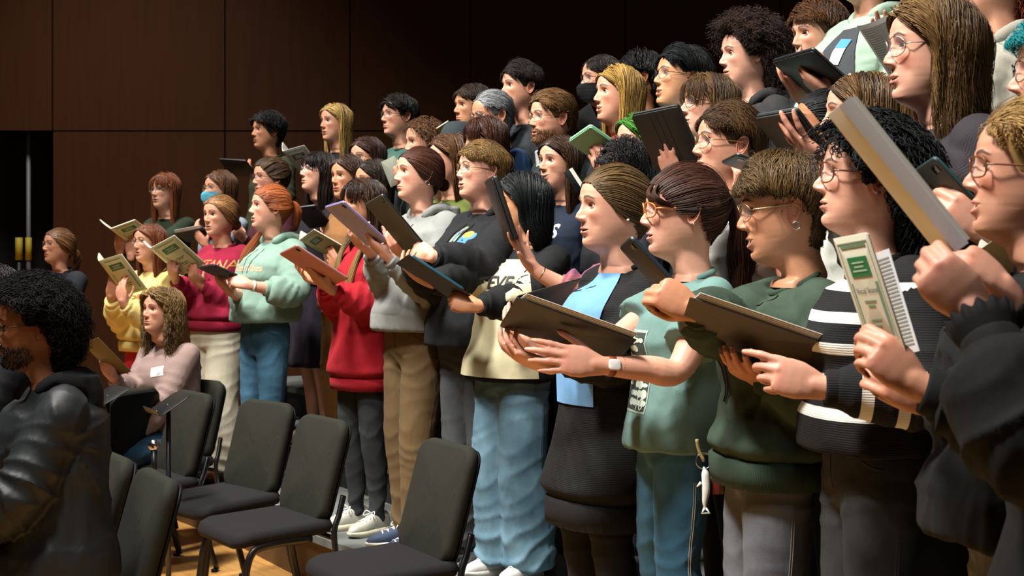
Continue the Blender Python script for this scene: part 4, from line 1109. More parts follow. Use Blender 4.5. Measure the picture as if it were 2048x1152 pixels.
_TXT = {}
def text_tris(txt, size, bold=0., spacing=1., sub=.012):
    """flat lettering as fine triangles: (x from left to right seen from the front = towards person's right is negative y)"""
    cu = bpy.data.curves.new('t', 'FONT'); cu.body = txt; cu.size = size; cu.align_x = 'CENTER'; cu.align_y = 'CENTER'; cu.offset = bold; cu.space_character = spacing; cu.resolution_u = 3
    o = bpy.data.objects.new('t', cu); COL.objects.link(o); dg = bpy.context.evaluated_depsgraph_get(); dg.update()
    me = o.evaluated_get(dg).to_mesh(); import bmesh
    bm = bmesh.new(); bm.from_mesh(me); bmesh.ops.triangulate(bm, faces=bm.faces)
    for _ in range(3):
        e = [x for x in bm.edges if x.calc_length() > sub]
        if not e: break
        bmesh.ops.subdivide_edges(bm, edges=e, cuts=1); bmesh.ops.triangulate(bm, faces=bm.faces)
    bm.verts.index_update(); V = np.array([v.co[:2] for v in bm.verts]); T = np.array([[v.index for v in f.verts] for f in bm.faces if len(f.verts) == 3])
    bm.free(); o.evaluated_get(dg).to_mesh_clear(); bpy.data.objects.remove(o); bpy.data.curves.remove(cu)
    return V, T
# ---------------------------------------------------------------- held things
class Quad:
    """a flat rectangle standing in the room, found from its four outline corners, its real size and its distance"""
    def __init__(q, px, w, h, dm, hint=None):
        px = np.array(px, float); ray = np.stack([(px[:, 0] - CX) / F, np.ones(4), (HY - px[:, 1]) / F], 1)
        hint = np.array(hint if hint is not None else (.5, -.5, -.4, .6)) * w * .8; z = dm + hint - hint.mean()
        def res(z):
            P = ray * z[:, None]; e = [np.linalg.norm(P[(i + 1) % 4] - P[i]) for i in range(4)]
            r = [(e[0] - w), (e[2] - w), (e[1] - h), (e[3] - h)]
            a, b = P[1] - P[0], P[3] - P[0]; r += list((P[0] + P[2] - P[1] - P[3]) * 1.0) + [a @ b / (w + h) * 2.0, (z.mean() - dm) * 3]
            r += list((z - dm - hint + hint.mean()) * .06)
            return np.array(r)
        lam = 1e-3
        for _ in range(60):
            r = res(z); J = np.stack([(res(z + np.eye(4)[i] * 1e-5) - r) / 1e-5 for i in range(4)], 1)
            st = np.linalg.solve(J.T @ J + lam * np.eye(4), -J.T @ r); z = z + np.clip(st, -.05, .05)
        P = ray * z[:, None] + np.array([0, 0, HC]); q.P = P; q.c = P.mean(0)
        ex = nrm((P[1] - P[0]) + (P[2] - P[3])); ey = (P[0] - P[3]) + (P[1] - P[2]); ey = nrm(ey - ex * (ex @ ey)); ez = np.cross(ex, ey)
        q.w = (np.linalg.norm(P[1] - P[0]) + np.linalg.norm(P[2] - P[3])) / 2; q.h = (np.linalg.norm(P[3] - P[0]) + np.linalg.norm(P[2] - P[1])) / 2
        q.w = .5 * q.w + .5 * min(max(q.w, w * .8), w * 1.2); q.h = .5 * q.h + .5 * min(max(q.h, h * .8), h * 1.2)
        cam = np.array([0, 0, HC]); q.dm = dm
        q.sg = 1 if ez @ (cam - q.c) > 0 else -1       # +1: local z faces the camera
        q.R = np.stack([ex, ey, ez], 1); q.n = ez * q.sg; q.err = np.abs(res(z)[:8]).max()
    def pt(q, px, py, off=0.):
        r = np.array([(px - CX) / F, 1., (HY - py) / F]); cam = np.array([0, 0, HC]); den = r @ q.n
        if abs(den) / np.linalg.norm(r) > .3:
            t = ((q.c - cam) @ q.n) / den
            if abs(t - q.dm) < .22: return cam + r * t + q.n * off
        return cam + r * (q.c[1] - off)
    def root(q, name, label, cat, group=None):
        o = empty(name); o.matrix_world = Matrix.Translation(q.c) @ Matrix(q.R.tolist()).to_4x4(); tag(o, label, cat, group); return o

INK = lambda: plain('ink', '#2a2f2a', .8)
def tablet(q, label, case='#15181a', edge=None, th=.011, flap=False, lines=False, cam=True, group=None, screen='#1a2a30', rough=.5):
    o = q.root('tablet', label, 'tablet', group); s = q.sg
    cm = plain('case', case, rough, bump=.15, bscale=500., var=.08)
    V, Q, T = rbox(q.w, q.h, th, .012, 5, .0025); G().add(V, Q, T).build('case', cm, o)
    V, Q, T = rbox(q.w - .012, q.h - .012, .002, .008, 5, .0005); G().add(V + np.array([0, 0, -s * (th / 2 + .0006)]), Q, T).build('screen', plain('screen', screen, .12), o)
    if cam:
        V, Q, T = rbox(.022, .022, .002, .006, 4, .0006); G().add(V + np.array([q.w / 2 - .024, q.h / 2 - .024, s * (th / 2 + .0006)]), Q, T).build('camera', plain('lensblack', '#050506', .15), o)
    if flap:
        V, Q, T = rbox(q.w, q.h * .96, .004, .010, 4, .001); G().add(V + np.array([0, 0, s * (th / 2 + .004)]), Q, T).build('folded_cover', cm, o)
        if lines:
            g = G()
            for k in (-1, 0, 1): g.add(*box(-.0012 + k * q.w * .13 + 0, .0012 + k * q.w * .13, -q.h * .46, q.h * .46, s * (th / 2 + .006) - .0006, s * (th / 2 + .006) + .0006))
            g.build('fold_line', plain('fold', '#050606', .8), o, smooth=False)
    if edge: 
        V, Q, T = rbox(q.w + .003, q.h + .003, th * .55, .013, 5, .001); G().add(V, Q, T).build('rim', plain('rim', edge, .35), o)
    return o

def folder(q, label, col='#101112', open_=.0, pages=True, group=None, flap=None, th=.003, rough=.55, clip=False):
    """ring binder or stiff folder: near cover faces the camera, sheets behind it, second cover turned away"""
    o = q.root('folder', label, 'folder', group); s = q.sg; m = plain('cover', col, rough, bump=.1, bscale=300., var=.1)
    V, Q, T = rbox(q.w, q.h, th, .004, 3, .001); G().add(V, Q, T).build('cover', m, o)
    if pages:
        g = G()
        for k in range(5):
            V, Q, T = rbox(q.w * .93, q.h * .95, .0012, .001, 2, .0004); g.add(V + np.array([.002 * k - .002, .004 + .0045 * k, -s * (th / 2 + .0022 + .0022 * k)]), Q, T)
        g.build('sheets', plain('paper', '#dcdcd6', .8), o, smooth=False)
    if flap is not None:   # second cover, hinged on the edge x = -w/2 (or +w/2) and opened by an angle
        side, ang, wid = flap; g = G(); V, Q, T = rbox(q.w * wid, q.h, th, .004, 3, .001); V = V + np.array([side * q.w * wid / 2, 0, 0]); V = V @ rotm((0, 1, 0), side * s * ang).T + np.array([side * q.w / 2, 0, -s * .004]); g.add(V, Q, T); g.build('back_cover', m, o)
    return o

def score(q, label, cover='#c9c8a0', green='#1f6a45', side=-1, ang=1.0, wid=.6, title=None, group=None, th=.006, art=True, back=True, bcol=None):
    """printed vocal score held open: cover with a green title panel, page block, second half hinged on the spine side"""
    o = q.root('music_score', label, 'book', group); s = q.sg; cm = plain('score_cover', cover, .6, var=.06); pm = plain('pages', '#d8d8cc', .8)
    V, Q, T = rbox(q.w, q.h, .0016, .002, 2, .0005); G().add(V, Q, T).build('cover', cm, o)
    V, Q, T = rbox(q.w - .006, q.h - .006, th, .001, 2, .0005); G().add(V + np.array([0, 0, -s * (th / 2 + .001)]), Q, T).build('pages', pm, o, smooth=False)
    z = s * .0014
    if art:
        g = G(); V, Q, T = rbox(q.w * .56, q.h * .17, .0008, .001, 2, .0002); g.add(V + np.array([0, q.h * .235, z]), Q, T); g.build('title_panel', plain('green_panel', green, .6), o, smooth=False)
        g = G()   # border lines and lines of small print
        for (x0, x1, y0, y1) in ((-.42, .42, .44, .446), (-.42, .42, -.446, -.44), (-.42, -.413, -.44, .44), (.413, .42, -.44, .44), (-.36, .36, .40, .425), (.30, .37, -.40, .10), (-.37, -.345, -.40, .10)):
            g.add(*box(x0 * q.w, x1 * q.w, y0 * q.h, y1 * q.h, z - .0003, z + .0003))
        g.build('border', plain('green_ink', '#6f9478', .7), o, smooth=False)
        g = G()
        for y, wd in ((-.06, .16), (-.10, .10), (-.22, .14), (-.27, .10)): g.add(*box(-wd * q.w, wd * q.w, (y - .007) * q.h, (y + .007) * q.h, z - .0003, z + .0003))
        g.build('print', INK() if not title else plain('green_ink', '#6f9478', .7), o, smooth=False)
        g = G()
        for y, wd in ((.27, .17), (.235, .13), (.20, .20)): g.add(*box(-wd * q.w, wd * q.w, (y - .006) * q.h, (y + .006) * q.h, z + .0002, z + .0009))
        g.build('title_print', plain('pale_ink', '#b8ccb8', .7), o, smooth=False)
        if title:
            Vt, Tt = text_tris(title, q.w * .125, 0); Vt = Vt * (np.array([s, 1])); g = G(); g.add(np.stack([Vt[:, 0], Vt[:, 1] + q.h * .03, np.full(len(Vt), z + .0003)], 1), None, Tt); g.build('print', INK(), o)
    if back:
        w2 = q.w * wid; n = 9; t = np.linspace(0, 1, n)
        for nm, mm, off, tt, shr in (('back_cover', cm if not bcol else plain('back_page', bcol, .8), 0., .0016, 1.), ('pages', pm, .0045, .006, .97)):
            # sheets arch gently away from the spine
            a = ang * np.ones(n); x = side * (q.w / 2 + w2 * shr * t * math.cos(ang)); zz = -s * (off + w2 * shr * t * math.sin(ang) - .10 * w2 * np.sin(t * PI) * (1 if nm == 'pages' else .6))
            R = []
            for xi, zi in zip(x, zz): R.append([[xi, -q.h / 2 * shr, zi - tt / 2], [xi, q.h / 2 * shr, zi - tt / 2], [xi, q.h / 2 * shr, zi + tt / 2], [xi, -q.h / 2 * shr, zi + tt / 2]])
            G().add(*loft(np.array(R))).build(nm, mm, o, smooth=False)
    return o

def sheet(q, label, col='#cfd3cc', lines=True, name='sheet_music', cat='paper', curl=.02, group=None):
    o = q.root(name, label, cat, group); s = q.sg; n = 13; u = np.linspace(-.5, .5, n); U, W = np.meshgrid(u, u, indexing='ij')
    zf = lambda U, W: -s * curl * (U * 2) ** 2
    V = np.stack([U.ravel() * q.w, W.ravel() * q.h, zf(U, W).ravel()], 1); A = gridf(n, n, False); V2 = V + np.array([0, 0, .0006])
    g = G(); g.add(V, A); g.add(V2, A[:, ::-1]); g.build('paper', plain('paper', col, .8), o)
    if lines:
        g = G()
        for y in np.linspace(.42, -.42, 24):
            uu = np.linspace(-.40, .40, 9); P = np.stack([uu * q.w, np.full(9, y * q.h), zf(uu, 0) + s * .0012], 1); a = P + np.array([0, .0016, 0]); b = P - np.array([0, .0016, 0])
            g.add(np.concatenate([a, b]), np.array([[i, i + 1, 9 + i + 1, 9 + i] for i in range(8)]))
        g.build('print', plain('grey_ink', '#8a908c', .8), o)
    return o
# ---------------------------------------------------------------- who sings, what they wear and hold
ROWZ = {-1: 0., 0: .25, 1: .45, 2: .65, 3: .85, 4: 1.05}
PALE, FAIR, WARM, TAN, ASIA, DARK = '#c7957e', '#c08c72', '#b78262', '#a5704f', '#b88662', '#78492f'
GOLD = lambda: plain('gold_wire', '#b59a6a', .3, 1.)
SILV = lambda: plain('silver_wire', '#b8b8b8', .3, 1.)
BLKF = lambda: plain('black_frame', '#0b0b0c', .3)
TORT = lambda: plain('tortoise', '#5a2a12', .25, var=.5, vscale=120.)
AMBR = lambda: plain('amber_frame', '#b06a2a', .25, var=.45, vscale=90.)
def LENS():
    if 'lens' in MATS: return MATS['lens']
    m, nt, b = nodes('lens'); b.inputs['Alpha'].default_value = .05; b.inputs['Roughness'].default_value = .05; b.inputs['Base Color'].default_value = (.8, .85, .9, 1); MATS['lens'] = m
    return m
FAB = lambda c, kind='fleece', **k: fabric('cloth', c, kind, **k)
TOPNAME = dict(sweater='sweater', hoodie='hoodie')
PEOPLE = {}

def hand(p, sg, pr, w, f, o=0., fo=0., dz='n', pose='support', e=(-.25, .22, -1.), hs=1., d=None):
    """wrist and finger pixels -> world; depth from the held thing (or d)"""
    if pr is not None and d is None:
        W = pr.pt(w[0], w[1], o); T = pr.pt(f[0], f[1], fo); n = pr.n
    else:
        D = d if d is not None else p.hw[1] - .15
        W = at(w[0], w[1], D - o); T = at(f[0], f[1], D - fo); n = np.array([0, -1., 0])
    dz = n if isinstance(dz, str) else nrm(dz)
    p.arm(sg, W, e, T - W, dz, pose, hs=hs)

def S(key, label, head, d, row, yaw=20, hy=0, hp=3, hr=0, s=1.04, skin=PALE, face=None, hair=None, top=None, pants=None, shoes=None, L=None, R=None, prop=None, glasses=None, male=False, build=1., res=1., lean=-.075, seat=None,
      earring=None, mask=None, nail=None, legs=True, seed=None, twist=0., stride=None, extra=None, group=None, zfix=None, shoulder=None):
    p = Person('person', label, head, d, ROWZ[row] if zfix is None else zfix, yaw, hy, hp, hr, s, male, build, lean, seat, group, dict(face or {}), skin, res, seed if seed is not None else len(PEOPLE) * 5 + 3, shoulder, twist)
    PEOPLE[key] = p; p.face.setdefault('male', male); p.face.pop('male')
    if stride: p.stride = stride
    for sg, H in ((1, L), (-1, R)):
        if H == 'hold':      # hold the lower corner of the page on this side
            c = prop.P[2 if sg > 0 else 3]; b = nrm(p.M @ np.array([-1., 0, -.6])); W = c + b * .075 + prop.n * .018
            if np.linalg.norm(W - p.l2w(p.sh[sg])) > .58: p.arm(sg)
            else: p.arm(sg, W, (-.25, .2, -1.), (c * .7 + prop.c * .3) - W, prop.n, 'support')
        elif H is None or (H == 'chest' and row >= 1): p.arm(sg)
        elif H == 'chest':
            p.arm(sg, np.array([.26, sg * .09, p.ns[2] - .26 * p.kk]), (-.2, .5, -1), np.array([.6, -sg * .5, .5]), np.array([.6, sg * .4, -.5]), 'support', world=False)
        elif H == 'lap':
            p.arm(sg, np.array([.30, sg * .09, p.seat + .12]), (-.3, .6, -.6), np.array([1, -sg * .3, -.1]), np.array([0, 0, 1.]), 'relax', world=False)
        else:
            H = dict(H); pr = H.pop('pr', prop); hand(p, sg, pr, **H)
    p.body(nailc=nail, legs=legs, armres=.0038 if d < 5 else .0046 if d < 7 else .006)
    t = dict(top or dict(mat=FAB('#333333'))); hood = t.pop('hood', None); strings = t.pop('strings', None); pocket = t.pop('pk', None); m = t.pop('mat')
    t.setdefault('vox', .0085 if d < 5 else .0105 if d < 7.5 else .014); vis = pants is not None
    p.top(m, **t)
    if hood: p.hood(m if hood is True else hood, strings)
    if pocket: p.pocket(m)
    if pants is not False:
        q = dict(pants or dict(mat=FAB('#20242a', 'twill'), folds=0, vox=.018, name='trousers')); p.pants(q.pop('mat'), **q)
    if shoes is not False: p.shoes(*(shoes or (plain('shoe_black', '#16161a', .6), plain('shoe_sole', '#2a2a2a', .8))))
    if hair:
        hc, st, kw = hair[0], hair[1], dict(hair[2] if len(hair) > 2 else {}); c2 = kw.pop('c2', None); p.hair(hair_mat(hc, c2, .62 if st in ('afro', 'curly') else .5), st, **kw)
    if glasses is not None:
        gm, kw = glasses if isinstance(glasses, tuple) else (glasses, {}); p.glasses(gm, LENS(), **kw)
    if earring: p.earring(*earring)
    if mask is not None: p.mask(mask)
    if extra: extra(p)
    return p

def FC(mouth=0., **k): return dict(mouth=mouth, **k)
RIB = lambda c: FAB(c, 'rib')
# ---------- props first (outline corners in the photograph, size, distance) ----------
PR = {}
def Q_(k, px, w, h, dm, hint=None): PR[k] = Quad(px, w, h, dm, hint); return PR[k]

# ================= front row, from the far end =================
S('A', 'girl with round glasses and low-tied hair, nearest the dark stage opening', (117, 492), 9.5, -1, 30, hp=6, s=1.0, skin=FAIR, res=.6, face=FC(.003), hair=('#5a3c22', 'pulled', dict(tail=.12, bun=.022, wave=.6, tie=(-.10, 0, .085))), glasses=GOLD(),
  top=dict(mat=FAB('#20242c')), L='chest', R='chest')
q = Q_('B', [(200, 521), (251, 506), (286, 580), (247, 592)], .19, .27, 8.05)
S('B', 'girl in pale yellow flowered sweater holding an open score up to her chin', (299, 486), 8.4, -1, 38, hp=4, s=.97, skin=FAIR, res=.65, face=FC(.005), hair=('#5a3018', 'long', dict(L=.34)), glasses=GOLD(), prop=q,
  top=dict(mat=FAB('#d8c27a', 'knit'), name='sweater', loose=.03, rib=RIB('#d8c27a'), hem=1.0, sl_loose=.035), pants=dict(mat=FAB('#b01828'), name='trousers'),
  L=dict(w=(247, 608), f=(240, 570), o=.02, fo=.02, pose='support', dz=(-.3, -1, 0), d=8.02), R=dict(w=(222, 598), f=(225, 575), o=-.06, fo=-.03, d=8.1))
q = Q_('C', [(304, 494), (352, 469), (408, 528), (361, 553)], .19, .27, 8.1)
S('C', 'young woman in crimson sweatshirt with gold lettering and cream trousers', (440, 432), 8.37, 0, 42, hp=2, lean=-0.09, skin=FAIR, res=.7, face=FC(.005), hair=('#6a4a2a', 'pulled', dict(tail=0, bun=.03, wave=.6, tie=(-.098, 0, .07))), prop=q,
  top=dict(mat=FAB('#7d0f2c'), loose=.028, rib=RIB('#7d0f2c'), hem=.87), pants=dict(mat=FAB('#aea894'), loose=.045, flare=.02, name='trousers'), shoes=(plain('brown_boot', '#7a4218', .6), plain('dark_sole', '#3a2a18', .8), 'boot'),
  L=dict(w=(404, 562), f=(385, 535), o=.035, fo=.03, pose='support'), R=dict(w=(352, 556), f=(346, 535), o=.02, fo=.02, pose='support', dz=(-.4, -.8, -.2)), stride={1: .05, -1: -.03})
q = Q_('D', [(394, 532), (432, 531), (477, 552), (447, 561)], .25, .18, 7.5)
S('D', 'red-haired young woman in mint green hoodie and blue jeans with dark tablet', (540, 416), 7.77, 0, 36, hy=-18, hp=6, lean=-0.1, skin=PALE, res=.8, face=FC(.006), hair=('#7a3f1c', 'pulled', dict(tail=.14, bun=0, tail_r=.03, tie=(-.10, 0, .15), hl=dict(front=.182))), prop=q,
  top=dict(mat=FAB('#728d80'), name='hoodie', hood=True, strings=FAB('#728d80'), pk=True, loose=.035, hem=.95, sl_loose=.03, cuffr=.07), pants=dict(mat=FAB('#2a4c60', 'denim', c2='#44708a'), loose=.004, seam=plain('seam', '#1a3448', .8)), shoes=(plain('white_shoe', '#d4d2cc', .6), plain('white_sole', '#cfcdc6', .7)),
  L=dict(w=(500, 571), f=(470, 560), d=7.42, pose='pinch', dz=(.1, -.8, .5), e=(-.7, .6, -.7)), R=dict(w=(462, 585), f=(446, 570), o=.0, fo=.0, pose='support', d=7.6, dz=(-.3, -.5, -1)), build=1.04, extra=lambda p: p.lock(hair_mat('#7a3f1c', '#b8682c'), [(-.09, -.03, .10), (-.06, -.085, .02), (.02, -.095, -.07), (.09, -.085, -.15), (.13, -.075, -.27)], .03, 260))
q = Q_('E', [(556, 507), (594, 491), (696, 556), (664, 572)], .18, .25, 6.45, (.4, -.3, -.4, .4))
S('E', 'girl in bright red hooded top and black jeans behind a salmon tablet', (727, 408), 6.77, 0, 36, hy=-4, hp=2, lean=-0.06, skin=ASIA, res=.85, face=FC(.003), hair=('#1c1410', 'long', dict(L=.46, bangs=.042, c2='#3a2414')), prop=q,
  top=dict(mat=FAB('#8c0d1a'), name='hoodie', hood=True, loose=.03, hem=.68, sl_loose=.03, rib=RIB('#8c0d1a'), cuffr=.02), pants=dict(mat=FAB('#23272a', 'denim', c2='#33383a'), loose=.002, taper=.004, folds=.005, name='black_jeans'), shoes=(plain('silver_shoe', '#a9a99c', .4), plain('ivory_sole', '#cfcab2', .7), 'sneaker', plain('laces', '#d8d8d0', .8)),
  L=dict(w=(664, 566), f=(622, 540), o=.03, fo=.012, pose='flat'), extra=lambda p: [p.lock(hair_mat('#2a1a10', '#8f7444'), [(-.02, sg * .075, .09), (.0, sg * .085, -.02), (.075, sg * .075, -.12), (.125, sg * .06, -.26), (.12, sg * .055, -.36)], .022, n=260, wave=1.0, ombre=True) for sg in (1, -1)], R=dict(w=(640, 575), f=(612, 560), o=-.03, fo=-.02, pose='support', dz=(-.2, .6, -1)))
q = Q_('F', [(649, 411), (690, 404), (772, 480), (737, 493)], .18, .25, 6.05, (.4, -.3, -.4, .4))
S('F', 'tall young woman in light grey hoodie and khaki trousers with lavender tablet', (838, 349), 6.39, 0, 32, hy=-10, hp=5, lean=-0.085, skin=PALE, res=1., face=FC(.0, blush=.5), hair=('#2a150c', 'pulled', dict(tail=0, bun=.026, tie=(-.098, 0, .08), c2='#4a2412', vol=.008)), prop=q, earring=(SILV(), 'hoop'),
  top=dict(mat=FAB('#767976', var=.06), name='hoodie', hood=True, strings=FAB('#767976'), pk=True, loose=.038, hem=.98, sl_loose=.032), pants=dict(mat=FAB('#5c4a30', 'twill'), loose=.018, flare=.008, seam=plain('seam', '#4a3a22', .8), name='trousers'), shoes=(plain('navy_canvas', '#26364e', .8), plain('white_sole', '#d6d2c4', .7), 'sneaker', plain('laces', '#dcdcd8', .8)),
  L=dict(w=(785, 501), f=(742, 474), o=.035, fo=.02, pose='support'), R=dict(w=(738, 512), f=(712, 478), o=-.02, fo=.01, pose='support'), nail='#6a1f28', stride={1: .06})
q = Q_('G', [(731, 402), (767, 391), (850, 490), (817, 514)], .18, .25, 5.75, (.4, -.3, -.4, .4))
S('G', 'short-haired singer with thin glasses in black hoodie with bear print', (963, 344), 6.1, 0, 40, hy=-14, hp=7, lean=-0.09, skin=PALE, res=1., face=FC(.006, wide=1.06, nose=.9, blush=.5), hair=('#5a4526', 'short', dict(L=.13, vol=.020, sweep=(-.3, .1), part=.03, c2='#8a6a3a', hl=dict(front=.183, nape=.0))), glasses=GOLD(), prop=q, build=1.18,
  top=dict(mat=FAB('#0f1114'), name='hoodie', hood=True, strings=FAB('#0c0d0f'), loose=.035, hem=.93, sl_loose=.03), pants=dict(mat=FAB('#2c3034', 'denim', c2='#43474a'), loose=.02, name='grey_jeans'),
  L=dict(w=(872, 503), f=(832, 484), o=.03, fo=.025, pose='edge', dz=(.0, -1, .2)), R=dict(w=(812, 520), f=(795, 492), o=-.02, fo=.0, pose='edge', dz=(-.4, -.7, 0)), seed=34)
q = Q_('H', [(793, 520), (822, 513), (936, 586), (912, 612)], .21, .30, 5.45, (.4, -.3, -.4, .4))
S('H', 'singer with glossy black bob in cream and black sweatshirt and wide jeans', (1048, 408), 5.85, 0, 42, hy=-34, hp=0, lean=-0.13, skin=ASIA, res=1., face=FC(.004), hair=('#06080a', 'bob', dict(L=.215, n=2800, vol=.018, c2='#131a1c', curl=.25)), prop=q,
  top=dict(mat=FAB('#0d0f10'), name='sweatshirt', loose=.03, hem=.81, sl_loose=.022), pants=dict(mat=FAB('#345468', 'denim', c2='#6a8c9c'), loose=.032, flare=.028, folds=.0085, seam=plain('seam', '#24485e', .8), name='wide_jeans'), shoes=(plain('white_shoe', '#d4d2cc', .6), plain('white_sole', '#cfcdc6', .7), 'sneaker', plain('laces', '#dcdcd8', .8)),
  L=dict(w=(955, 613), f=(925, 604), o=.0, fo=.0, d=5.42, pose='grip', dz=(.1, -1, .3), e=(-.4, .5, -1)), R=dict(w=(862, 566), f=(826, 543), d=5.55, pose='support', dz=(-.3, -.6, -.8)), build=1.1)
q = Q_('PP', [(976, 357), (990, 352), (1034, 478), (1016, 487)], .17, .25, 5.0, (.6, -.6, -.6, .6))
S('PP', 'singer in purple and peach fuzzy cardigan raising one bare forearm with a tablet', (1228, 420), 5.3, 0, 18, hp=3, s=.95, skin=PALE, res=.6, face=FC(.004), hair=('#4a3420', 'long', dict(L=.2)), prop=q,
  top=dict(mat=FAB('#4a2f66', 'knit', c2='#a4604e', var=.2), name='cardigan', loose=.045, sl_loose=.03, cuffr=.09, folds=.009), L=dict(w=(1068, 540), f=(1040, 490), d=5.0, pose='spread', dz=(.35, .15, -1), e=(-.2, .5, -1)), R=None)
q = Q_('J', [(1045, 589), (1258, 684), (1240, 728), (990, 658)], .30, .24, 3.92, (.45, -.45, -.45, .45))
S('I', 'young woman with pearl earring in black cardigan over light blue blouse', (1226, 418), 4.5, 0, 34, hy=-10, hp=3, s=1.12, lean=-0.11, skin=PALE, res=1.2, face=FC(.004, blush=.5, wide=1.06, browlift=.002), hair=('#3a2a16', 'pulled', dict(tail=0, bun=.03, wave=.8, tie=(-.10, 0, .10), vol=.014, n=2300, c2='#5c4626')), earring=(plain('pearl', '#e6e2d8', .2), 'stud'), build=1.12,
  top=dict(mat=FAB('#0e0f0f', 'knit'), name='cardigan', loose=.03, hem=.48, rib=RIB('#0c0d0d'), ribh=.07, flare=.01), pants=dict(mat=FAB('#15161a'), name='trousers', loose=.01),
  L='chest', R=None, extra=lambda p: (p.panel('blue_blouse', FAB('#5f8cb6', 'jersey'), 0, 0, p.ns[2] - .42, p.ns[2] - .012, .006, shape=lambda t: (-.75 + .25 * t, .50 + .35 * t ** 3))), seed=41)
S('J', 'woman with dark ponytail and amber glasses in faded teal t-shirt', (1366, 424), 4.15, 0, 19, hy=-6, hp=2, s=1.12, lean=-0.09, skin=PALE, res=1.3, face=FC(.006, blush=.45, browd=.8), hair=('#1f110c', 'pulled', dict(tail=.30, bun=0, tail_r=.045, tie=(-.098, 0, .155), wave=.5, n=2600, c2='#4a2a1c', vol=.014, tail_out=.035)), glasses=(AMBR(), dict(shape='oval', r=.0022, w=.026, hgt=.019)), prop=q,
  earring=(plain('stud_metal', '#c8c2b0', .25, 1.), 'stud'),
  top=dict(mat=FAB('#5c7a75', 'jersey', var=.12), name='t_shirt', sleeve='short', loose=.022, hem=.76, hemr=False, slen=.62, folds=.006), pants=dict(mat=FAB('#28506a', 'denim', c2='#447390'), loose=.012, seam=plain('seam', '#b0a890', .8)),
  L=dict(w=(1198, 731), f=(1110, 713), d=3.84, o=.0, fo=.03, pose='flat', dz=(.12, -1, .25), e=(-.15, .35, -1)), R=dict(w=(1100, 735), f=(1050, 716), d=4.0, pose='support', dz=(-.3, -.4, -1)), build=1.06, extra=lambda p: (p.lock(hair_mat('#1f110c', '#4a2a1c'), [(.070, .030, .212), (.094, .044, .185), (.096, .056, .168), (.082, .070, .152), (.05, .082, .142)], .012, 110, wave=.2), p.lock(hair_mat('#1f110c', '#4a2a1c'), [(.074, .0, .212), (.101, .014, .188), (.104, .030, .166), (.098, .046, .154)], .012, 90, wave=.2, name='fringe_lock')), seed=44)
q = Q_('K', [(1386, 586), (1646, 696), (1629, 746), (1352, 670)], 0.31, 0.25, 3.34, (-.5, -.4, .5, .4))
q2 = Q_('K2', [(1241, 488), (1269, 474), (1352, 572), (1332, 597)], 0.1, 0.17, 3.55, (.5, -.4, -.5, .5))
S('K', 'short-haired singer in dark green crewneck and grey jeans reading a brown folder', (1568, 418), 3.62, 0, 20, hy=-10, hp=-6, s=1.10, hr=0, lean=-0.105, skin=WARM, res=1.4, face=FC(.011, lid=.75, wide=1.04), hair=('#2a1a0e', 'short', dict(L=.15, n=3200, vol=.025, sweep=(.25, .15), part=-.02, c2='#6a5230', hl=dict(front=.180, nape=.0), fringe=.160)), glasses=(GOLD(), dict(shape='round')), prop=q,
  earring=(SILV(), 'hoop'), top=dict(mat=FAB('#26352a', c2='#364638'), name='crewneck_sweatshirt', loose=.030, hem=.75, rib=RIB('#28382c'), neck_drop=.014, sl_loose=.035, ribh=.06, folds=.007), pants=dict(mat=FAB('#474a50', 'denim', c2='#64686e'), loose=.014, seam=plain('seam', '#8a8a88', .8), name='grey_jeans'),
  L=dict(w=(1516, 756), f=(1446, 716), d=3.50, o=0., fo=.17, pose='flat', dz=(-.35, -.45, -.85), e=(.0, .6, -1)), R=dict(w=(1392, 622), f=(1352, 600), d=3.38, pose='grip', dz=(-.1, -1, .35), e=(.0, .8, -.8)), build=1.10, nail='#1a1414', seed=52)
q = Q_('M', [(1662, 477), (1754, 465), (1791, 702), (1746, 705)], 0.12, 0.22, 2.55, (.3, -.3, -.3, .3))
S('L', 'person with black curly hair and dark-rimmed glasses in a black sweater with white stripes', (1736, 358), 3.27, 0, 20, hy=-8, hp=7, s=1.08, lean=-0.06, skin=PALE, res=1.4, face=FC(.004, noselen=1., nose=1.05), hair=('#08090a', 'curly', dict(L=.115, n=1300, curl=.9, r=.0021, sweep=(-.1, 0), hl=dict(front=.188, nape=.035), c2='#1c1f20')), glasses=(TORT(), dict(shape='oval', r=.0016, w=.026, hgt=.021)), earring=(plain('black_plug', '#0a0a0a', .3), 'stud'),
  top=dict(mat=fabric('striped_knit', '#101112', 'knit', stripe=('#d4d2c8', [(.358, .382), (.290, .314), (.222, .246), (.150, .174), (.076, .100), (10.33, 10.355), (10.405, 10.43), (10.255, 10.28)])), name='striped_sweater', loose=.032, hem=.88, sl_loose=.025, folds=.004), pants=dict(mat=FAB('#25282a', 'denim', c2='#3a3e40'), loose=.010, seam=plain('seam', '#3c4042', .8), name='charcoal_jeans'),
  L=dict(w=(1640, 775), f=(1570, 752), d=3.02, pose='point', dz=(.1, -1, .2), e=(.0, .6, -1)), R=dict(w=(1640, 708), f=(1592, 692), d=3.42), seed=55)
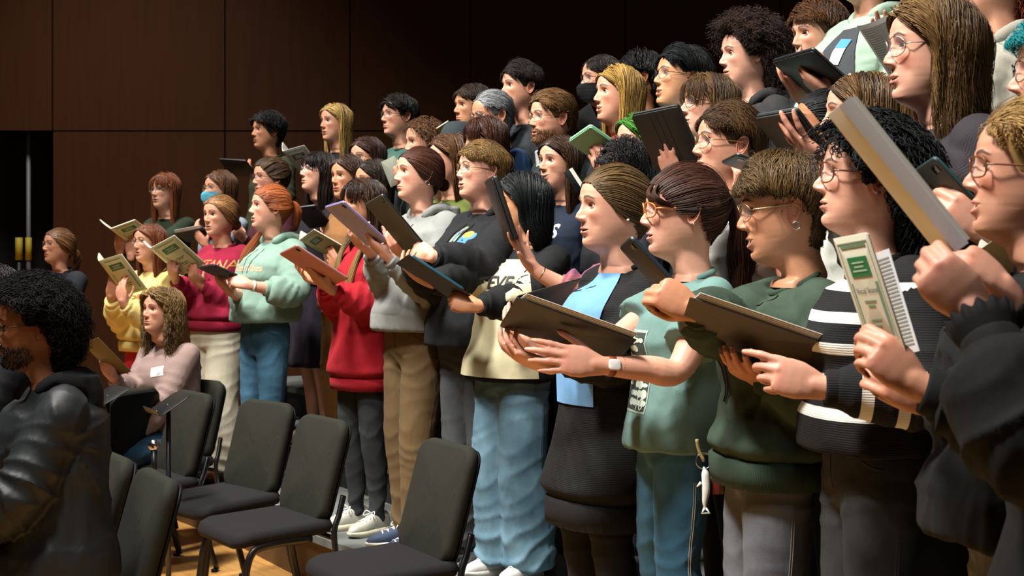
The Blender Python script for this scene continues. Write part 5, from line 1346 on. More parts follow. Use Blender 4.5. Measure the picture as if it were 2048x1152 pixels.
S('M', 'blonde singer with brown glasses in black hoodie holding the folded white score', (2060, 347), 2.72, 0, 10, hp=6, s=1.08, skin=FAIR, res=1.4, face=FC(.010, blush=.7), hair=('#8a6a3a', 'short', dict(L=.16, n=2800, vol=.02, sweep=(-.9, .2), bangs=0, fringe=.192, hl=dict(front=.200, temple=.182), c2='#b8945a')), glasses=(plain('brown_frame', '#6a3a1c', .3), dict(shape='rect', r=.0016, w=.026, hgt=.018)), prop=q,
  top=dict(mat=FAB('#0d1010'), name='hoodie', hood=True, pk=True, loose=.05, hem=.80, sl_loose=.04, folds=.010), pants=dict(mat=FAB('#55585a', 'denim', c2='#6c6e6e'), loose=.02, name='grey_jeans'),
  L=dict(w=(1836, 775), f=(1785, 725), d=2.50, pose='pinch', dz=(.25, -.9, .1), e=(-.1, .5, -1)), R=dict(w=(1872, 806), f=(1822, 780), d=2.70, pose='edge'), nail='#5a2020', seed=61, build=1.12)
q = Q_('FP', [(1656, 218), (1684, 222), (1905, 490), (1868, 508)], .20, .29, 2.25, (.6, -.5, -.5, .6))
S('FP', 'singer mostly out of frame, black scalloped cuffs, raising a thick open score', (2215, 300), 2.15, 0, 5, hp=0, skin=PALE, res=.6, face=FC(.004), hair=('#3a2a1c', 'long', dict(L=.3)), prop=q,
  top=dict(mat=FAB('#0b0c0c'), name='blouse', loose=.05, hem=.6, sl_loose=.045, cuffr=.035, folds=.010, flare=.04), L=dict(w=(1955, 628), f=(1876, 545), d=2.10, pose='grip', dz=(-.15, -1, -.15), e=(.1, .6, -1)), R=dict(w=(2022, 590), f=(1945, 520), d=2.28, pose='pinch', dz=(.2, -.6, .8)), seed=63, extra=lambda p: (p.frill(1, FAB('#0b0c0c')), p.frill(-1, FAB('#0b0c0c'))))

# ================= second step =================
q = Q_('AA', [(226, 455), (278, 438), (306, 474), (262, 492)], .19, .26, 9.0)
S('AA', 'singer with long ginger hair and fringe behind the girl in yellow', (330, 382), 9.55, 1, 48, hp=4, skin=PALE, res=.6, face=FC(.005), hair=('#5f3018', 'long', dict(L=.48, bangs=.045, c2='#8a5030')), glasses=GOLD(), prop=q, top=dict(mat=FAB('#1f2a1c')),
  L=dict(w=(262, 515), f=(262, 490), d=9.0, pose='support', dz=(-.3, -1, 0)), R=dict(w=(240, 506), f=(240, 486), d=9.1, dz=(-.3, -1, 0)))
q = Q_('Z', [(347, 466), (410, 457), (424, 474), (376, 486)], 0.2, 0.12, 8.6)
S('Z', 'singer with a blue medical face mask and glasses standing behind the crimson sweatshirt', (440, 380), 9.15, 1, 32, hp=4, skin=FAIR, res=.6, hair=('#4a2f1c', 'long', dict(L=.3)), glasses=GOLD(), mask=FAB('#4f9bb0'), prop=q, top=dict(mat=FAB('#7c8894')), L=dict(w=(412, 492), f=(402, 478), d=8.55, dz=(-.3, -.6, -.6)), R='chest')
S('Y', 'woman with curly brown hair pinned up and dark glasses behind the red-haired ponytail', (540, 357), 8.8, 1, 28, hp=2, skin=FAIR, res=.65, face=FC(.004), hair=('#3c2a18', 'pulled', dict(tail=0, bun=.03, wave=1.5, tie=(-.09, 0, .16), vol=.018)), glasses=BLKF(), top=dict(mat=FAB('#3a1420')), L=dict(w=(487, 478), f=(472, 458), d=8.55, dz=(-.2, -1, .2), pose='grip', hs=.85), R='chest')
q = Q_('S', [(590, 414), (636, 411), (662, 449), (612, 458)], .18, .23, 8.0)
S('S', 'woman with long black hair and glasses in black flowered dress, bare legs', (638, 345), 8.3, 1, 26, hp=10, skin=PALE, res=.75, face=FC(.004, blush=.3), hair=('#0f0b0a', 'long', dict(L=.42, bangs=.040, c2='#2a1a12')), glasses=SILV(), prop=q,
  top=dict(mat=FAB('#121018'), name='dress_bodice', hem=.93, hemr=False, loose=.015, neck_drop=.03), pants=False, shoes=(plain('tan_boot', '#4a3a28', .7), plain('dark_sole', '#2a2018', .8), 'boot'), L=dict(w=(676, 480), f=(650, 455), o=.035, fo=.02, pose='flat'), R='chest',
  extra=lambda p: p.skirt(FAB('#121018', c2='#2a2230'), z_to=.47, flare=.10), build=1.06)
q = Q_('W', [(604, 474), (636, 459), (694, 502), (667, 528)], .19, .26, 7.5)
S('W', 'brown-haired singer half hidden behind the girl in red, with a tan score', (697, 355), 7.95, 1, 40, hp=2, skin=WARM, res=.6, face=FC(.003), hair=('#2f1c12', 'long', dict(L=.34, wave=.8)), prop=q, top=dict(mat=FAB('#7a5430', 'knit')), L=dict(w=(690, 545), f=(672, 525), d=7.45, dz=(-.2, -1, 0)), R='chest', pants=dict(mat=FAB('#6a4a22'), loose=.03, name='trousers'))
S('X', 'dark haired singer whose forehead shows between the girl in red and the grey hoodie', (748, 366), 7.45, 1, 32, hp=4, skin=WARM, res=.6, hair=('#1c120c', 'long', dict(L=.3)), top=dict(mat=FAB('#15281c')), L='chest', R='chest')
S('U', 'brown haired singer looking out between the grey hoodie and the bear print hoodie', (897, 322), 6.9, 1, 34, hp=2, skin=FAIR, res=.7, face=FC(.003), hair=('#4a301a', 'bob', dict(L=.26, vol=.016)), top=dict(mat=FAB('#4a5420')), L='chest', R='chest')
q = Q_('Q', [(1128, 343), (1139, 340), (1162, 376), (1152, 386)], 0.06, 0.09, 6.0)
S('Q', 'smiling young woman with long brown hair in navy sweatshirt with pale letters', (1121, 327), 6.35, 1, 40, hp=4, skin=FAIR, res=.9, face=FC(.006, smile=.8, blush=.3), hair=('#24150e', 'long', dict(L=.42, c2='#3c2618')), prop=q, top=dict(mat=FAB('#0f1a2a'), loose=.03, rib=RIB('#0f1a2a')), L='chest', R='chest', seed=72)
S('R', 'person with tousled black hair, only the crown showing above the two front women', (1253, 352), 5.25, 1, 5, hp=-8, s=1.0, skin=FAIR, res=.7, hair=('#0c0a0a', 'short', dict(L=.11, vol=.026, wave=2., n=1500, sweep=(-.2, .3))), top=dict(mat=FAB('#202428')), L=None, R='chest', male=True)
S('P', 'person with swept brown hair, glasses and a striped hair clip in a white t-shirt', (1458, 292), 4.4, 1, 22, hp=6, skin=FAIR, res=1.2, face=FC(.010, blush=.6), hair=('#33200f', 'short', dict(L=.15, vol=.022, n=2600, part=.02, sweep=(-.5, .1), c2='#5a4022', hl=dict(nape=.0))), glasses=GOLD(), top=dict(mat=FAB('#aaa9a4', 'jersey', var=.05), name='t_shirt', sleeve='short', loose=.028, hemr=False, slen=.6), L=dict(w=(1440, 620), f=(1400, 600), d=4.1, e=(.2, .7, -1)), R=dict(w=(1500, 400), f=(1490, 340), d=4.3, pose='grip', dz=(0, -1, 0)), seed=76)
q = Q_('AN', [(1140, 277), (1187, 246), (1236, 294), (1193, 324)], 0.14, 0.16, 5.3)
S('AN', 'person with bright green dyed hair and round glasses behind a mint tablet', (1283, 290), 5.6, 1, 30, hp=5, skin=FAIR, res=.9, face=FC(.004), hair=('#3a2a18', 'bob', dict(L=.24, vol=.014, c2='#2f8a1c')), glasses=GOLD(), prop=q, top=dict(mat=FAB('#1c2024')), L=dict(w=(1222, 352), f=(1205, 326), d=5.28, dz=(-.2, -1, -.2), hs=.95), R='chest', seed=80)
q = Q_('AT', [(1511, 226), (1600, 219), (1668, 318), (1590, 335)], 0.16, 0.18, 3.75, (.3, -.3, -.3, .3))
S('AT', 'singer with smooth brown hair, face hidden behind the thick raised score', (1725, 232), 4.0, 1, 12, hp=2, skin=PALE, res=1., face=FC(.003), hair=('#2a1c10', 'long', dict(L=.42, n=1700, c2='#7a5a34')), prop=q, top=dict(mat=FAB('#b9bcb4')), L=dict(w=(1668, 318), f=(1612, 268), o=.035, fo=.03, pose='spread'), R='chest', seed=84)
S('AO2', 'dark-haired singer, only forehead and crown showing below the ski jacket hands', (1650, 250), 4.5, 1, 15, hp=4, s=.95, skin=TAN, res=.8, hair=('#0b0c0e', 'pulled', dict(tail=0, bun=0)), top=dict(mat=FAB('#15181c')), L='chest', R='chest')
q = Q_('AS', [(1820, 345), (1881, 311), (1942, 401), (1890, 440)], 0.13, 0.15, 3.1, (.4, -.3, -.4, .4))
S('AS', 'large woman with light brown hair and clear glasses in dark pleated shirt', (1868, 103), 3.42, 1, 20, hp=3, s=1.1, skin=PALE, res=1.4, face=FC(.006, wide=1.12, blush=.9, nose=.95), hair=('#3c2a16', 'bob', dict(L=.215, curl=-.15, n=3200, vol=.018, wave=.5, c2='#7a5c34')), glasses=(SILV(), dict(shape='round', w=.027, hgt=.022)), prop=q, build=1.45, shoulder=1.15,
  top=dict(mat=FAB('#2a262b', 'rib'), name='pleated_shirt', loose=.03, folds=.008, collar=None), L=dict(w=(1972, 470), f=(1930, 430), d=3.05, pose='edge', dz=(0, -1, .1)), R='chest', seed=90, nail='#2a1414')
q = Q_('N', [(1969, 495), (2010, 472), (2048, 520), (2008, 552)], 0.09, 0.1, 2.95, (.3, -.3, -.3, .3))
S('N', 'singer with turquoise hair partly cut off by the picture edge', (2132, 152), 3.0, 1, 12, hp=4, skin=FAIR, res=1.2, face=FC(.004, wide=1.0), hair=('#0a6a74', 'short', dict(L=.10, vol=.03, sweep=(.3, .2), c2='#19a0a4')), prop=q, glasses=BLKF(), top=dict(mat=FAB('#1a1c1e')), L='chest', R='chest', seed=95)

# ================= third step =================
S('V', 'brown haired singer with glasses, head showing above the girl in red', (735, 318), 8.1, 2, 42, hp=2, skin=FAIR, res=.55, hair=('#2a160e', 'long', dict(L=.3)), glasses=GOLD(), top=dict(mat=FAB('#20242a')), L='chest', R='chest')
q = Q_('UU', [(762, 323), (790, 312), (806, 362), (782, 376)], 0.11, 0.15, 7.2)
S('UU', 'singer with wavy light brown hair, eyes cast down, above the grey hoodie', (850, 285), 7.6, 2, 22, hp=-4, skin=FAIR, res=.6, hair=('#4a301a', 'curly', dict(L=.07, curl=.7, n=900)), prop=q, top=dict(mat=FAB('#243028')), L='hold', R='chest')
S('AI', 'singer with long auburn hair and a fringe behind the bear print hoodie', (972, 283), 6.85, 2, 24, hp=-2, skin=FAIR, res=.7, hair=('#2a1610', 'long', dict(L=.40, bangs=.052, c2='#4a2a1a')), top=dict(mat=FAB('#20242a')), L='chest', R='chest')
S('BC', 'person in a dark grey knitted beanie below the man with grey hair', (918, 288), 7.35, 2, 30, s=.98, skin=FAIR, res=.55, hair=('#1c2226', 'short', dict(L=.03, vol=.004, n=300)), top=dict(mat=FAB('#1c2024')), L='chest', R='chest', male=True,
  extra=lambda p: G().add(*[(p.hT(v), q, t) for v, q, t in [loft(np.array([tring(.125 + .108 * math.sin(u), (.082) * math.cos(u) ** .6 + .004, .105 * math.cos(u) ** .6 + .004, .106 * math.cos(u) ** .6 + .004, -.003, 32) for u in np.linspace(0, 1.5, 12)]))]][0]).build('beanie', FAB('#2c3438', 'rib'), p.root))
S('AF', 'older man with swept-back grey hair in a blue shirt looking down', (985, 232), 7.1, 2, 28, hp=-8, male=True, skin=WARM, res=.75, face=FC(.0, age=1., beard=.5, beardc='#6a6560', brow='#55504a'), hair=('#55585a', 'short', dict(L=.13, vol=.014, sweep=(-1.2, 0), c2='#9a9fa2', hl=dict(front=.198, temple=.175))), glasses=SILV(), top=dict(mat=FAB('#1c3350')), L='chest', R='chest')
q = Q_('AH', [(1068, 303), (1080, 299), (1086, 328), (1066, 334)], 0.04, 0.07, 6.5)
S('AH', 'young man with sandy hair, moustache and goatee wearing thin glasses, singing', (1104, 238), 6.5, 2, 30, hp=2, male=True, skin=FAIR, res=.9, face=FC(.006, beard=.85, beardc='#6a4526'), hair=('#4c331c', 'short', dict(L=.10, vol=.02, sweep=(-.7, .1), c2='#7a5a34')), glasses=GOLD(), prop=q, top=dict(mat=FAB('#1c2626')), L='chest', R='chest', extra=lambda p: p.brush_beard(hair_mat('#5a3c20')))
S('AK', 'singer with chin length blond hair and open mouth in black over a red collar', (1238, 190), 6.1, 2, 26, hp=5, skin=FAIR, res=1., face=FC(.009, noselen=1.1), hair=('#7a5c28', 'long', dict(L=.30, n=1400, vol=.012, c2='#b8924a')), top=dict(mat=FAB('#14161a'), neck_drop=.01), L='chest', R='chest', seed=101,
  extra=lambda p: G().add(*tube(np.stack([p.ns[0] + .062 * np.cos(np.linspace(-2, 2, 30)), .068 * np.sin(np.linspace(-2, 2, 30)), p.ns[2] + .006 - .03 * np.cos(np.linspace(-2, 2, 30))], 1), (.008, .016), 8)).build('red_collar', FAB('#b01420'), p.root))
S('AM', 'young man with glossy black parted hair and round glasses, mouth wide open', (1362, 158), 5.75, 2, 26, hp=9, male=True, skin=ASIA, res=1., face=FC(.011, wide=1.03), hair=('#06080a', 'short', dict(L=.17, n=2600, vol=.024, part=-.01, sweep=(-.4, 0), c2='#12191c', hl=dict(nape=.02))), glasses=(BLKF(), dict(r=.0009)), top=dict(mat=FAB('#6f90b8')), L='chest', R='chest', seed=104)
q = Q_('AO', [(1265, 226), (1358, 208), (1410, 328), (1316, 346)], .19, .25, 4.95, (.25, -.25, -.25, .25))
S('AO', 'singer with fringe and thin round glasses behind the big black tablet', (1418, 212), 5.3, 2, 28, hp=6, skin=PALE, res=1.1, face=FC(.003), hair=('#3a2816', 'long', dict(L=.30, bangs=.056, n=1600, c2='#6a4f2e')), glasses=(plain('bronze', '#6a5030', .3, 1.), {}), prop=q, top=dict(mat=FAB('#9ab8b0')), L=dict(w=(1356, 352), f=(1336, 308), o=.028, fo=.012, pose='spread'), R='chest', seed=108, nail='#6a2a30')
S('AQ2', 'curly red-haired singer in white jacket, head cut off by the top edge', (1990, -42), 4.25, 3, 15, skin=FAIR, res=.7, hair=('#5a2410', 'curly', dict(L=.14, curl=.8, n=1400, c2='#8a3c18')), top=dict(mat=FAB('#918e82'), name='white_jacket', loose=.03, hood=True), L='chest', R=dict(w=(1802, 140), f=(1782, 105), d=4.2, pose='flat', dz=(-.2, 1, 0)), group=None)
Q_('AV', [(1708, 56), (1786, 31), (1846, 150), (1778, 176)], 0.15, 0.21, 4.1)

Q_('M2', [(1752, 505), (1772, 500), (1838, 700), (1796, 714)], .05, .19, 2.62)

# ================= top steps =================
q = Q_('AB', [(441, 317), (496, 322), (512, 352), (458, 350)], .25, .18, 9.2)
S('AB', 'young man with shaggy black hair in olive t-shirt in the back row', (535, 263), 9.65, 3, 28, hp=3, male=True, skin=WARM, res=.6, face=FC(.004), hair=('#0c0a0a', 'short', dict(L=.12, vol=.03, wave=1.5, hl=dict(nape=.01))), prop=q, top=dict(mat=FAB('#2c3320')), L='hold', R='chest')
q = Q_('AC', [(570, 301), (611, 290), (650, 350), (606, 362)], .19, .26, 8.6)
S('AC', 'singer with long straight blond hair in black in the back row', (672, 246), 9.05, 3, 36, hp=3, skin=FAIR, res=.65, face=FC(.005), hair=('#8a6a34', 'long', dict(L=.42, c2='#c0a060')), prop=q, top=dict(mat=FAB('#14161a')), L='hold', R='chest')
S('AD', 'young man with black hair and round glasses in muted teal t-shirt', (798, 233), 8.4, 3, 30, hp=3, male=True, skin=FAIR, res=.65, hair=('#14100e', 'short', dict(L=.11, vol=.025, hl=dict(front=.182))), glasses=BLKF(), top=dict(mat=FAB('#3a5a50')), L='chest', R='chest')
q = Q_('AE', [(873, 257), (899, 241), (908, 256), (884, 272)], 0.09, 0.08, 7.5)
S('AE', 'short haired singer in the back row half covered by the man with grey hair', (945, 215), 7.8, 3, 32, hp=2, male=True, skin=WARM, res=.6, hair=('#2a1e16', 'short', dict(L=.07, vol=.016)), prop=q, top=dict(mat=FAB('#20242a')), L='chest', R='chest')
S('AG', 'man with combed dark brown hair and stubble in a dark patterned shirt, back row', (1043, 176), 7.25, 3, 28, hp=2, male=True, skin=FAIR, res=.75, face=FC(.0, beard=.25), hair=('#1a1310', 'short', dict(L=.09, vol=.022, sweep=(-.4, .4))), top=dict(mat=FAB('#1c1f24', c2='#343a40', var=.4)), L='chest', R='chest')
q = Q_('AJ', [(1143, 232), (1178, 209), (1204, 252), (1168, 278)], 0.14, 0.14, 6.6)
S('AJ', 'balding man with glasses and a black face mask in the back row', (1205, 160), 7.0, 3, 22, hp=0, male=True, skin=FAIR, res=.7, hair=('#1c1512', 'short', dict(L=.04, vol=.006, hl=dict(front=.202, temple=.185))), glasses=BLKF(), mask=FAB('#0c0d10'), prop=q, top=dict(mat=FAB('#0e0f12')), L='chest', R='chest')
S('AL', 'dark haired person in shadow behind the blond singer', (1278, 158), 6.65, 3, 10, hp=2, male=True, skin=TAN, res=.6, hair=('#0a0909', 'short', dict(L=.09, vol=.022)), top=dict(mat=FAB('#121418')), L='chest', R='chest')
S('AP', 'person with a large cloud of dark brown curls in a grey hooded sweatshirt', (1494, 112), 5.6, 3, 24, hp=0, male=True, skin=PALE, res=1.1, face=FC(.006, lid=.6, blush=.25), hair=('#150d0a', 'afro', dict(L=.115, n=2200, curl=.9, r=.0013, c2='#3a241a', hl=dict(front=.186, temple=.165))), top=dict(mat=FAB('#2c2c2c', var=.06), name='hoodie', hood=True, loose=.03), L='chest', R='chest', seed=112)
q = Q_('AR', [(1548, 117), (1631, 97), (1698, 163), (1616, 186)], .26, .19, 4.65, (.3, -.3, -.3, .3))
S('AQ', 'young man with brown side swept hair peering over the black tablet', (1638, 72), 5.25, 3, 36, hp=-2, male=True, skin=FAIR, res=.9, hair=('#3a2212', 'short', dict(L=.12, vol=.022, sweep=(.3, .5), part=-.03, c2='#6a4526')), top=dict(mat=FAB('#1a1c20')), L='chest', R='chest', seed=116)
S('AR', 'tall person in pale mint and grey ski jacket with name tag', (1728, -68), 4.95, 3, 34, hp=0, male=True, skin=FAIR, res=.6, hair=('#3a2a1a', 'short', dict(L=.08)), prop=q, build=1.2, top=dict(mat=FAB('#8ea494', var=.05), name='ski_jacket', hood=True, loose=.04, folds=.012, sl_loose=.035), L=dict(w=(1672, 172), f=(1612, 142), o=.035, fo=.02, pose='support'), R=dict(w=(1622, 205), f=(1598, 165), o=.0, fo=.01, pose='support', dz=(-.3, -.9, -.4)), seed=120, extra=lambda p: p.panel('chest_panel', FAB('#3a3e42'), -.05, .85, p.ns[2] - .40, p.ns[2] - .05, .006, shape=lambda t: (-.12 + .1 * t, .75 - .1 * t)))

# ================= on the stage floor =================
q = Q_('BB', [(172, 683), (207, 677), (252, 741), (222, 756)], .19, .28, 7.45)
S('BB', 'seated woman with wavy hair in mauve sweater with a name sticker', (322, 623), 7.75, -1, 40, hp=8, lean=0.0, skin=FAIR, res=.75, face=FC(.0), hair=('#4a341c', 'long', dict(L=.31, wave=2.6, vol=.026, n=1500, c2='#8a6c3c')), prop=q, seat=.48, build=1.12,
  top=dict(mat=FAB('#84706a', 'knit', var=.06), loose=.02), pants=dict(mat=FAB('#2a4a66', 'denim', c2='#3a6080')), L='lap', R=dict(w=(228, 757), f=(212, 728), d=7.5, pose='pinch', dz=(-.2, -1, .2)), seed=124)
S('MA', 'man with black afro, beard and glasses seated in black leather jacket', (66, 652), 4.3, -1, 6, hp=-4, s=1.06, male=True, lean=0.0, skin=DARK, res=1.3, face=FC(.0, beard=.85, beardc='#0c0807', lips='#5a3028', noselen=1., brow='#0a0808', wide=1.03, blush=.1), hair=('#070606', 'afro', dict(L=.072, n=3600, curl=1.3, c2='#0c0a0b', hl=dict(front=.190, temple=.172, side=.142, nape=.02))), glasses=(BLKF(), {}), seat=.62, build=1.08,
  top=dict(mat=FAB('#1a1e20', 'leather'), name='leather_jacket', hood=FAB('#16181a'), loose=.05, folds=.008, sl_loose=.035, hem=.60), pants=dict(mat=FAB('#14161a')), L='lap', R='lap', seed=130, shoulder=1.0, extra=lambda p: p.brush_beard(hair_mat('#0a0707'), .008, 700))
S('MB', 'person in black cut off by the picture edge behind the afro', (-28, 598), 4.95, -1, 12, male=True, lean=0.0, skin=FAIR, res=.6, hair=('#120c0a', 'short', dict(L=.08, vol=.018)), seat=.55, top=dict(mat=FAB('#14151a')), L='lap', R='lap')
# ---------------------------------------------------------------- held things
P_ = PR
score(P_['B'], 'open score with a green title panel held by the girl in the yellow sweater', side=-1, ang=.9, wid=.75)
score(P_['C'], 'open score with a green title panel held by the crimson sweatshirt singer', side=-1, ang=.9, wid=.75)
score(P_['AA'], 'open score held above the girl in yellow by the ginger haired singer', side=-1, ang=.9, wid=.7, cover='#b8b490')
tablet(P_['D'], 'small dark tablet held flat by the mint hoodie singer', case='#1c2024')
tablet(P_['E'], 'salmon pink tablet held by the girl in red', case='#c07a66', edge='#8a6a72')
tablet(P_['F'], 'pale lavender tablet held by the tall grey hoodie singer', case='#9a94b4', edge='#7068a8')
tablet(P_['G'], 'olive grey backed tablet in a black case held by the bear hoodie singer', case='#3a3e36', edge='#101214')
o = folder(P_['H'], 'black folder carrying a teal tablet held by the singer with the black bob', col='#101214', pages=False)
V, Q, T = rbox(.17, .24, .012, .01, 4, .002); G().add(V + np.array([0, .01, -P_['H'].sg * .009]), Q, T).build('tablet_insert', plain('teal_screen', '#1f5262', .3), o)
tablet(P_['PP'], 'black cased tablet seen almost edge on in front of the black bob', case='#101112', th=.016, flap=True)
folder(P_['J'], 'open black binder with white sheets held by the teal t-shirt woman', col='#120f0d', flap=(-1, 2.5, .55))
folder(P_['K'], 'dark brown folder with white sheets held by the green crewneck singer', col='#2c2012')
tablet(P_['K2'], 'dark tablet leaning in front of the teal t-shirt', case='#1a1f1c', edge='#1c2c38', th=.013)
score(P_['M'], 'green and white folded score held in front of the striped sweater', back=False, th=.004, cover='#d8d8c4', green='#1a7a48', title='Vocal Score')
sheet(P_['M2'], 'white printed page sticking out behind the folded green and white score', col='#dde0e2', curl=.004)
score(P_['FP'], 'thick yellow edged open score raised in front of the curly black hair', side=1, ang=1.35, wid=.11, bcol='#e6e8ea', cover='#eceee0', th=.012, art=False)
folder(P_['Z'], 'black ring binder opened behind the crimson sweatshirt', col='#0f1012')
tablet(P_['S'], 'black tablet held by the woman in the flowered dress', case='#0f1012')
score(P_['W'], 'tan score with dark label between mint hoodie and red top', side=-1, ang=1.0, wid=.5, cover='#a08c58', green='#2c3a20')
score(P_['UU'], 'grey white score behind the grey hoodie', side=-1, ang=.8, wid=.5, cover='#8a9082', art=False)
score(P_['Q'], 'small white paged book in front of the navy lettered sweatshirt', side=-1, ang=1.2, wid=.9, cover='#20242a', art=False)
tablet(P_['AN'], 'mint green tablet with a folded cover', case='#78ab86', flap=True)
o = tablet(P_['AT'], 'dark tablet in a folding stand cover held by the smooth haired singer', case='#2a2c28', flap=True, edge='#2c3a40')
tablet(P_['AS'], 'dark tablet below the pleated shirt', case='#1c2624', edge='#24484a')
score(P_['N'], 'tan score half hidden behind the raised bare hands and blonde singer', cover='#b0a67c', art=False)
sheet(P_['AH'], 'white paper below the goatee singer')
tablet(P_['AO'], 'big black tablet case with fold lines and a spread hand on its back', case='#141514', flap=True, lines=True)
sheet(P_['AV'], 'printed music sheet in front of the pale ski jacket')
tablet(P_['AB'], 'dark tablet held by the young man in olive', case='#0c0c0e')
score(P_['AC'], 'grey white score with a dark label in front of the long blond hair', cover='#8a8c84', green='#2a2e2a', side=-1, wid=.7)
score(P_['AE'], 'tan score beside the dark beanie', cover='#b09a60', art=False, back=False)
folder(P_['AJ'], 'black folder held by the masked man', col='#0b0b0d', pages=False)
tablet(P_['AR'], 'black tablet held in both hands of the ski jacket person', case='#0e0f11', edge='#22282c', flap=True)
folder(P_['BB'], 'olive folder held by the seated woman in mauve', col='#5a4c22', pages=False)
q = Quad([(1461, 321), (1497, 309), (1510, 327), (1480, 345)], .14, .12, 4.2); tablet(q, 'small grey tablet corner beside the cheek of the white t-shirt singer', case='#50585a', edge='#1a1c1e')

# ---------------------------------------------------------------- clothing details
def deco():
    p = PEOPLE['C']; p.print_text('MONTANA', plain('gold_print', '#a8762c', .6), .078, (.0, -.11), bold=.0, spacing=.95)
    p = PEOPLE['D']; p.print_text('Good Vibes', plain('peach_print', '#d8a080', .7), .05, (0, -.15), bold=.001); 
    p = PEOPLE['Q']; p.print_text('BEARES', plain('pale_print', '#b8c4cc', .7), .085, (-.035, -.13), bold=.0025)
    p = PEOPLE['AR']; p.print_text('Perrery', plain('white_print', '#d8d8d0', .7), .034, (.082, -.252), rot=-1.75, off=.012)
    # bear badge on the black hoodie: three bears of coloured blobs
    p = PEOPLE['G']; V, T = blob([(0, 0, .030, .022), (.030, .006, .016, .014), (-.022, -.022, .008, .018), (.016, -.022, .008, .018)]); p.print_text('', plain('blue_print', '#2a6ab0', .7), 1, (.060, -.105), geo=(V, T), name='bear_print')
    V, T = blob([(0, 0, .026, .014)]); p.print_text('', plain('orange_print', '#d8902c', .7), 1, (.063, -.092), geo=(V, T), name='bear_print', off=.003)
    V, T = blob([(0, 0, .018, .036), (.002, .04, .011, .013), (.010, -.034, .022, .010)]); p.print_text('', plain('tan_print', '#a89058', .7), 1, (.0, -.110), geo=(V, T), name='bear_print')
    V, T = blob([(0, 0, .008, .024), (.004, .03, .006, .010)]); p.print_text('', plain('blue_print', '#2a6ab0', .7), 1, (.0, -.10), geo=(V, T), name='bear_print', off=.003)
    # cream front panel with letters and a dark flower on the black sweatshirt
    p = PEOPLE['H']
    p.panel('front_panel', FAB('#b3ad8c'), -1., 1., p.hem + .018, p.ns[2] - .05, .009, shape=lambda t: (-.95, .95 - .15 * t))
    ink = plain('black_print', '#101010', .7)
    p.print_text('EVE', ink, .075, (.045, -.145), bold=.001, off=.0125)
    V, T = blob([(0, 0, .020, .026), (.012, .016, .014, .014), (-.012, .012, .013, .015), (.008, -.018, .012, .014)]); p.print_text('', ink, 1, (-.035, -.140), geo=(V, T), name='flower_print', off=.0125)
    V, T = blob([(0, 0, .012, .016), (.022, -.004, .014, .008), (-.012, .01, .006, .010)]); p.print_text('', plain('green_print', '#2f9a4a', .7), 1, (.02, -.255), geo=(V, T), name='leaf_print', off=.0125)
    # framed picture panel on the teal t-shirt
    p = PEOPLE['J']; rng = np.random.default_rng(5); blobs = [(x, y, .012 + .01 * rng.random(), .006 + .008 * rng.random()) for x in np.linspace(-.05, .05, 5) for y in np.linspace(-.09, .09, 8) if rng.random() < .8]
    V, T = rectf(.145, .24); p.print_text('', plain('grey_print', '#8a9a90', .8), 1, (.0, -.27), geo=(V, T), name='picture_print')
    V, T = rectf(.132, .225); p.print_text('', plain('dark_print', '#24322e', .8), 1, (.0, -.27), geo=(V, T), name='picture_print', off=.0025)
    V, T = blob(blobs); p.print_text('', plain('light_print', '#a8b4a8', .8), 1, (.0, -.27), geo=(V, T), name='picture_print', off=.0035)
    p.print_text('10', plain('light_print', '#a8b4a8', .8), .05, (.035, -.365), off=.0045)
    # flowers on the yellow sweater and on the black dress
    p = PEOPLE['B']
    for i, (y, z, r) in enumerate([(.06, -.30, .022), (-.05, -.34, .02), (.0, -.42, .024), (.09, -.44, .02), (-.08, -.22, .018), (.03, -.20, .018), (.10, -.52, .022), (.0, -.54, .02)]):
        V, T = blob([(0, 0, r, r), (r, 0, r * .6, r * .6), (-r, 0, r * .6, r * .6), (0, r, r * .6, r * .6), (0, -r, r * .6, r * .6)]); p.print_text('', plain('orange_flower', '#b85020', .8) if i % 3 else plain('pink_flower', '#c88a78', .8), 1, (y, z * .72), geo=(V, T), name='flower_print', direction=48, off=.003)
        for L_ in ((r * 1.6, -r, r * .8, r * .3), (-r * 1.5, r * .9, r * .7, r * .3)): V, T = blob([L_]); p.print_text('', plain('leaf_green', '#6a7a2c', .8), 1, (y, z * .72), geo=(V, T), name='leaf_print', direction=48, off=.003)
    p = PEOPLE['J']; p.band(1, plain('watch_strap', '#7a3414', .5), .035, .030, .011, 'wrist_watch', plain('watch_white', '#d8d8d4', .3)); p.band(1, plain('black_band', '#0c0c0c', .4), .066, .032, .003)
    p = PEOPLE['D']; p.band(1, plain('white_band', '#d0ccc4', .4), .02, .029, .006)
    p = PEOPLE['PP']; p.band(1, GOLD(), .03, .028, .002)
    p = PEOPLE['K']
    for sg in (1, -1): p.cord([(sg * .056, -.03), (sg * .05, -.06), (sg * .035, -.12), (sg * .012, -.22), (sg * .004, -.30)], plain('black_cord', '#0a0a0a', .6))
    p = PEOPLE['BB']; V, T = rectf(.075, .05); p.print_text('', plain('sticker', '#d8d8d4', .7), 1, (.05, -.14), geo=(V, T), name='name_sticker', direction=10, rot=.2)
    p = PEOPLE['AR']; V, T = rectf(.06, .085); p.print_text('', plain('sticker', '#d8d8d4', .7), 1, (.075, -.14), geo=(V, T), name='name_tag', rot=-.15, off=.010); V, T = rectf(.06, .03); p.print_text('', plain('tag_blue', '#3a86c8', .7), 1, (.079, -.11), geo=(V, T), name='tag_header', rot=-.15, off=.0115)
